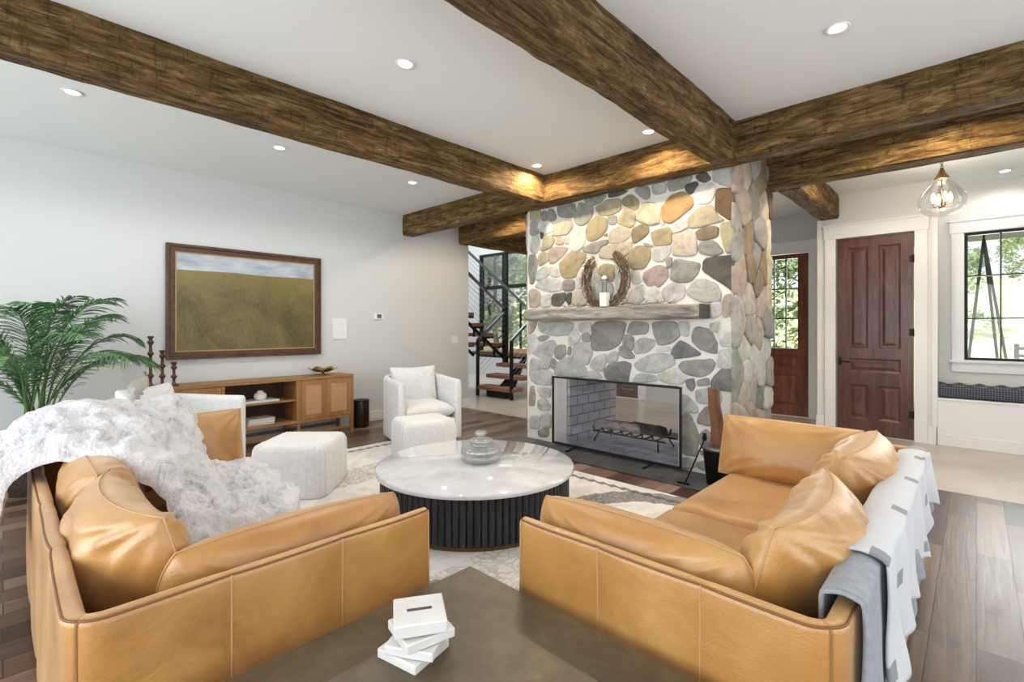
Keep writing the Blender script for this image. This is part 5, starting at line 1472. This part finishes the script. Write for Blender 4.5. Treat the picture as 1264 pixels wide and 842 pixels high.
def post(x, y, z0, z1, w=.05):
    m = MB(); m.box(x-w/2,x+w/2,y-w/2,y+w/2,z0,z1); m.build('post', M['black'], st, bevel=.002)
rail((-6.95,6.3,1.06),(-6.95,7.1,1.65),0); rail((-6.05,6.3,1.06),(-6.05,7.1,1.65),0)
rail((-7.0,7.08,1.70),(-7.0,5.5,2.76),0); rail((-8.0,8.88,1.83),(-8.0,5.6,3.8),0)
post(-6.95,6.32,0,1.06); post(-6.05,6.32,0,1.06); post(-6.97,7.1,.5,1.7,.09); post(-6.05,7.1,.5,1.65); post(-6.05,8.05,.8,1.65)
post(-7.0,5.55,2.0,2.76,.04); post(-8.0,8.68,.8,1.9,.04)

# ------------------------------------------------------------------ pendant lamp
pd = thing('pendant_lamp', 'clear glass teardrop pendant lamp hanging in the entry with lit candle bulbs', 'pendant lamp', (-.238,6.2,ZC))
px, py = -.238, 6.2; zt = 2.75; R0 = .175; zc_ = 2.56
m = MB()
nlink = 6
for k in range(nlink):
    z = ZC-.01-(ZC-.01-2.83)*(k+.5)/nlink; a = k % 2; pts = []
    for j in range(12):
        an = 2*PI*j/12; pts.append((px+(.010*math.cos(an) if a else 0), py+(0 if a else .010*math.cos(an)), z+.016*math.sin(an)))
    m.tube(pts, .0028, 6, closed=True)
m.build('chain', M['brass'], pd, smooth=True)
m = MB(); m.lathe([(0,0),(.055,0),(.055,-.012),(.02,-.022),(0,-.022)], (px,py,ZC), 24); m.build('canopy', M['brass'], pd)
m = MB(); m.lathe([(0,2.835),(.012,2.83),(.022,2.80),(.035,2.77),(.058,2.735),(.060,2.725),(0,2.725)], (px,py,0), 32); m.build('cap', M['brass'], pd, smooth=True)
m = MB(); m.lathe([(.056,2.735),(.062,2.71),(.095,2.675),(.14,2.62),(.172,2.56),(.18,2.51),(.172,2.46),(.145,2.415),(.10,2.385),(.05,2.37),(0,2.368)], (px,py,0), 48); m.build('glass_globe', M['globe'], pd, smooth=True)
m = MB(); m.tube([(px,py,2.73),(px,py,2.45)], .005, 8); m.lathe([(0,2.45),(.02,2.452),(.02,2.46),(0,2.462)], (px,py,0), 16)
for k in range(4):
    a = k*PI/2+.4; m.tube([(px,py,2.458),(px+.065*math.cos(a),py+.065*math.sin(a),2.458),(px+.065*math.cos(a),py+.065*math.sin(a),2.50)], .005, 6)
m.build('bulb_arm', M['brass'], pd, smooth=True)
for k in range(4):
    a = k*PI/2+.4; m = MB(); m.lathe([(0,0),(.009,0),(.012,.02),(.017,.045),(.013,.07),(.003,.095),(0,.096)], (px+.065*math.cos(a),py+.065*math.sin(a),2.50), 12); m.build('bulb', M['bulb'], pd, smooth=True)

# ------------------------------------------------------------------ outdoors
def terrain():
    m = MB(); nx, ny = 70, 50
    def f(u, v):
        x = -70+130*u; y = 9.5+110*v**1.6
        d = y-9.5
        z = -.6+d*.085+2.6*noise.noise(V((x*.03, y*.03, 2)))*min(1, d/20)+(3*noise.noise(V((x*.012, y*.02, 5))) if d > 20 else 0)*min(1, max(0, (d-20)/40))
        return (x, y, z)
    m.grid(f, nx, ny); return m
o = struct(terrain().build('ground_outside', M['grass'], smooth=True), 'bright grassy hill outside the windows')
slab('ceiling_porch', M['deck'], [(-3.6,3.5,8.16,11.0,2.72,2.8)], 'grey porch ceiling outside the entry windows')
slab('floor_porch', M['tile'], [(-3.6,3.5,8.16,11.0,-.4,-.02)])
def gz(x, y):
    d = max(0, y-9.5)
    return -.6+d*.085+2.6*noise.noise(V((x*.03, y*.03, 2)))*min(1, d/20)+(3*noise.noise(V((x*.012, y*.02, 5))) if d > 20 else 0)*min(1, max(0, (d-20)/40))
def make_tree(seed, H=7., R_=2.2, n=2600, low=.18, ls=.16):
    rnd = random.Random(seed)
    t = thing('tree', 'x', 'tree', (0,0,0), 0, 'trees outside the windows')
    m = MB(); pts = [V((noise.noise(V((k*.4, seed, 0)))*.3, noise.noise(V((k*.4, 5, seed)))*.3, H*.8*k/8)) for k in range(9)]
    m.tube(pts, [.14*(1-.09*k) for k in range(9)], 8)
    for k in range(9):
        b = pts[2+k % 6]; a = rnd.uniform(0, 6.28); m.tube([b, b+V((math.cos(a), math.sin(a), .7))*R_*.35, b+V((math.cos(a), math.sin(a), .9))*R_*.6], [.05,.03,.01], 5)
    m.build('trunk', M['treebark'], t, local=True, smooth=True)
    m = MB(); cl = [(V((rnd.gauss(0, R_*.42), rnd.gauss(0, R_*.42), rnd.uniform(H*low, H))), rnd.uniform(.25, .6)*R_*.55) for _ in range(26)]
    for _ in range(n):
        c, r = rnd.choice(cl); p = c+V((rnd.gauss(0, 1), rnd.gauss(0, 1), rnd.gauss(0, .8)))*r*.6
        a = V((rnd.gauss(0, 1), rnd.gauss(0, 1), rnd.gauss(0, .6))).normalized(); b = a.orthogonal().normalized(); s_ = ls*rnd.uniform(.6, 1.3)
        m.add([p-a*s_, p+b*s_*.5, p+a*s_, p-b*s_*.5], [(0,1,2,3)])
    m.build('crown', M['treeleaf'], t, local=True, recalc=False)
    return t
T0 = make_tree(3)
spots = [(-13.5,13.2,.9,'leafy tree filling the left pane of the stair window'),(-11.0,16.2,1.0,'leafy tree in the middle of the stair window'),(-18.5,16.5,1.0,'leafy tree at the far left outside the stair window'),(-14.9,21,1.2,'leafy tree further back behind the stair window trees'),(-9.4,12.4,.6,'small leafy tree at the right of the stair window'),
 (-3.75,13.0,.5,'slim young tree seen through the entry door glass'),(-.5,30.0,.55,'round bush-like tree on the hill low in the window over the bench'),(3.5,62,.9,'distant tree on the ridge seen through the window over the bench'),(-2.2,66,1.0,'distant tree at the left end of the ridge in the bench window'),(7.5,60,1.1,'distant tree at the right of the ridge beyond the fence')]
for i, (x, y, s_, lb) in enumerate(spots):
    o = T0 if i == 0 else copy_tree(T0)
    place(o, (x, y, gz(x, y)-.1), i*1.3, lb, scale=s_)
fn = thing('rail_fence', 'dark wooden rail fence on the grassy hill in the window over the bench', 'fence', (2.6,24,gz(2.6,24)))
for k in range(5):
    x = 1.0+1.5*k; z = gz(x, 24); m = MB(); m.box(x-.06,x+.06,23.94,24.06,z-.3,z+.9); m.build('post', M['fencewood'], fn)
for j in range(3):
    m = MB()
    for k in range(4): x = 1.0+1.5*k; m.bar((x,23.9,gz(x,24)+.25+.25*j),(x+1.5,23.9,gz(x+1.5,24)+.25+.25*j),.05,.1)
    m.build('rail', M['fencewood'], fn)
swg = thing('swing_frame', 'dark tripod of thin poles standing outside on the porch behind the window', 'swing frame', (.15,9.9,-.02))
for q in ((-.16,9.75,-.02),(.42,9.75,-.02),(.30,10.4,-.02)):
    m = MB(); m.tube([(.08,9.9,2.6), q], .018, 8); m.build('pole', M['fencewood'], swg, smooth=True)
m = MB(); m.tube([(.08,9.9,2.6),(.08,9.9,2.72)], .012, 8); m.build('hook', M['black'], swg)

# ------------------------------------------------------------------ light
w = D.worlds.new('sky'); bpy.context.scene.world = w; w.use_nodes = True
nt = w.node_tree; bg = nt.nodes['Background']
sky = nt.nodes.new('ShaderNodeTexSky'); sky.sky_type = 'HOSEK_WILKIE'; sky.turbidity = 5; sky.sun_direction = (-.3,-.5,.8)
nt.links.new(mixc(nt, .75, sky.outputs[0], (1,1,1,1)), bg.inputs[0]); bg.inputs[1].default_value = 1.15
def area(name, loc, rot, sx, sy, e, col, spread=180):
    l = D.lights.new(name, 'AREA'); l.shape = 'RECTANGLE'; l.size = sx; l.size_y = sy; l.energy = e; l.color = col; l.spread = math.radians(spread)
    o = D.objects.new(name, l); C.objects.link(o); o.location = loc; o.rotation_euler = rot; return o
def spot(name, loc, e, col, ang=130, blend=.8, r=.04):
    l = D.lights.new(name, 'SPOT'); l.energy = e; l.color = col; l.spot_size = math.radians(ang); l.spot_blend = blend; l.shadow_soft_size = r
    o = D.objects.new(name, l); C.objects.link(o); o.location = loc; return o
# daylight through the windows behind and right of the camera
area('back_window_daylight', (-2.0,-2.52,1.4), (PI/2+.05,0,0), 6.2, 2.1, 140, (.88,.955,1))
area('right_window_daylight', (2.24,1.5,1.4), (PI/2+.05,0,PI/2), 6.0, 2.1, 55, (.90,.965,1))
for i, (x, y, lb) in enumerate(DL):
    spot('downlight_beam', (x, y, ZC-.02), (50 if i in (4, 5, 8, 9, 10) else 9 if i == 7 else 28), (1,.80,.55) if i in (4, 5, 8, 9, 10) else (1,.975,.94), 165, .4)
l = D.lights.new('pendant_glow', 'POINT'); l.energy = 7; l.color = (1,.82,.6); l.shadow_soft_size = .05
o = D.objects.new('pendant_glow', l); C.objects.link(o); o.location = (px, py, 2.62)
# fill added above the stairs, daylight at the entry glazing
area('stair_fill', (-8.5,7.3,5.1), (0,0,0), 3.5, 2.8, 130, (.95,.98,1))  # unseen area light under a closed ceiling, added to brighten the stairwell
area('bench_window_daylight', (.49,8.0,1.7), (-PI/2,0,0), 1.1, 1.4, 30, (.95,.98,1))
area('door_glass_daylight', (-2.2,8.2,1.66), (-PI/2,0,0), .6, 1.3, 14, (.95,.98,1))
l = D.lights.new('sun', 'SUN'); l.energy = 4.0; l.angle = .02; l.color = (1,.97,.9); o = D.objects.new('sun', l); C.objects.link(o); o.rotation_euler = (math.radians(38), 0, math.radians(-25))

# ------------------------------------------------------------------ camera
cd = D.cameras.new('camera'); cam = D.objects.new('camera', cd); C.objects.link(cam)
cam.location = (0,0,1.3); cam.rotation_euler = (PI/2, 0, math.atan(573/600.))
cd.sensor_fit = 'HORIZONTAL'; cd.sensor_width = 36; cd.lens = 36*600/1264.; cd.shift_y = -16/1264.; cd.clip_start = .05; cd.clip_end = 400
sc_ = bpy.context.scene; sc_.camera = cam
sc_.view_settings.view_transform = 'Standard'; sc_.view_settings.look = 'None'; sc_.view_settings.gamma = 1; sc_.view_settings.use_curve_mapping = False
sc_.view_settings.exposure = 0.33
sc_.cycles.max_bounces = 8; sc_.cycles.diffuse_bounces = 5; sc_.cycles.glossy_bounces = 4; sc_.cycles.transparent_max_bounces = 12; sc_.cycles.transmission_bounces = 8
sc_.cycles.sample_clamp_indirect = 6; sc_.cycles.caustics_reflective = False; sc_.cycles.caustics_refractive = False
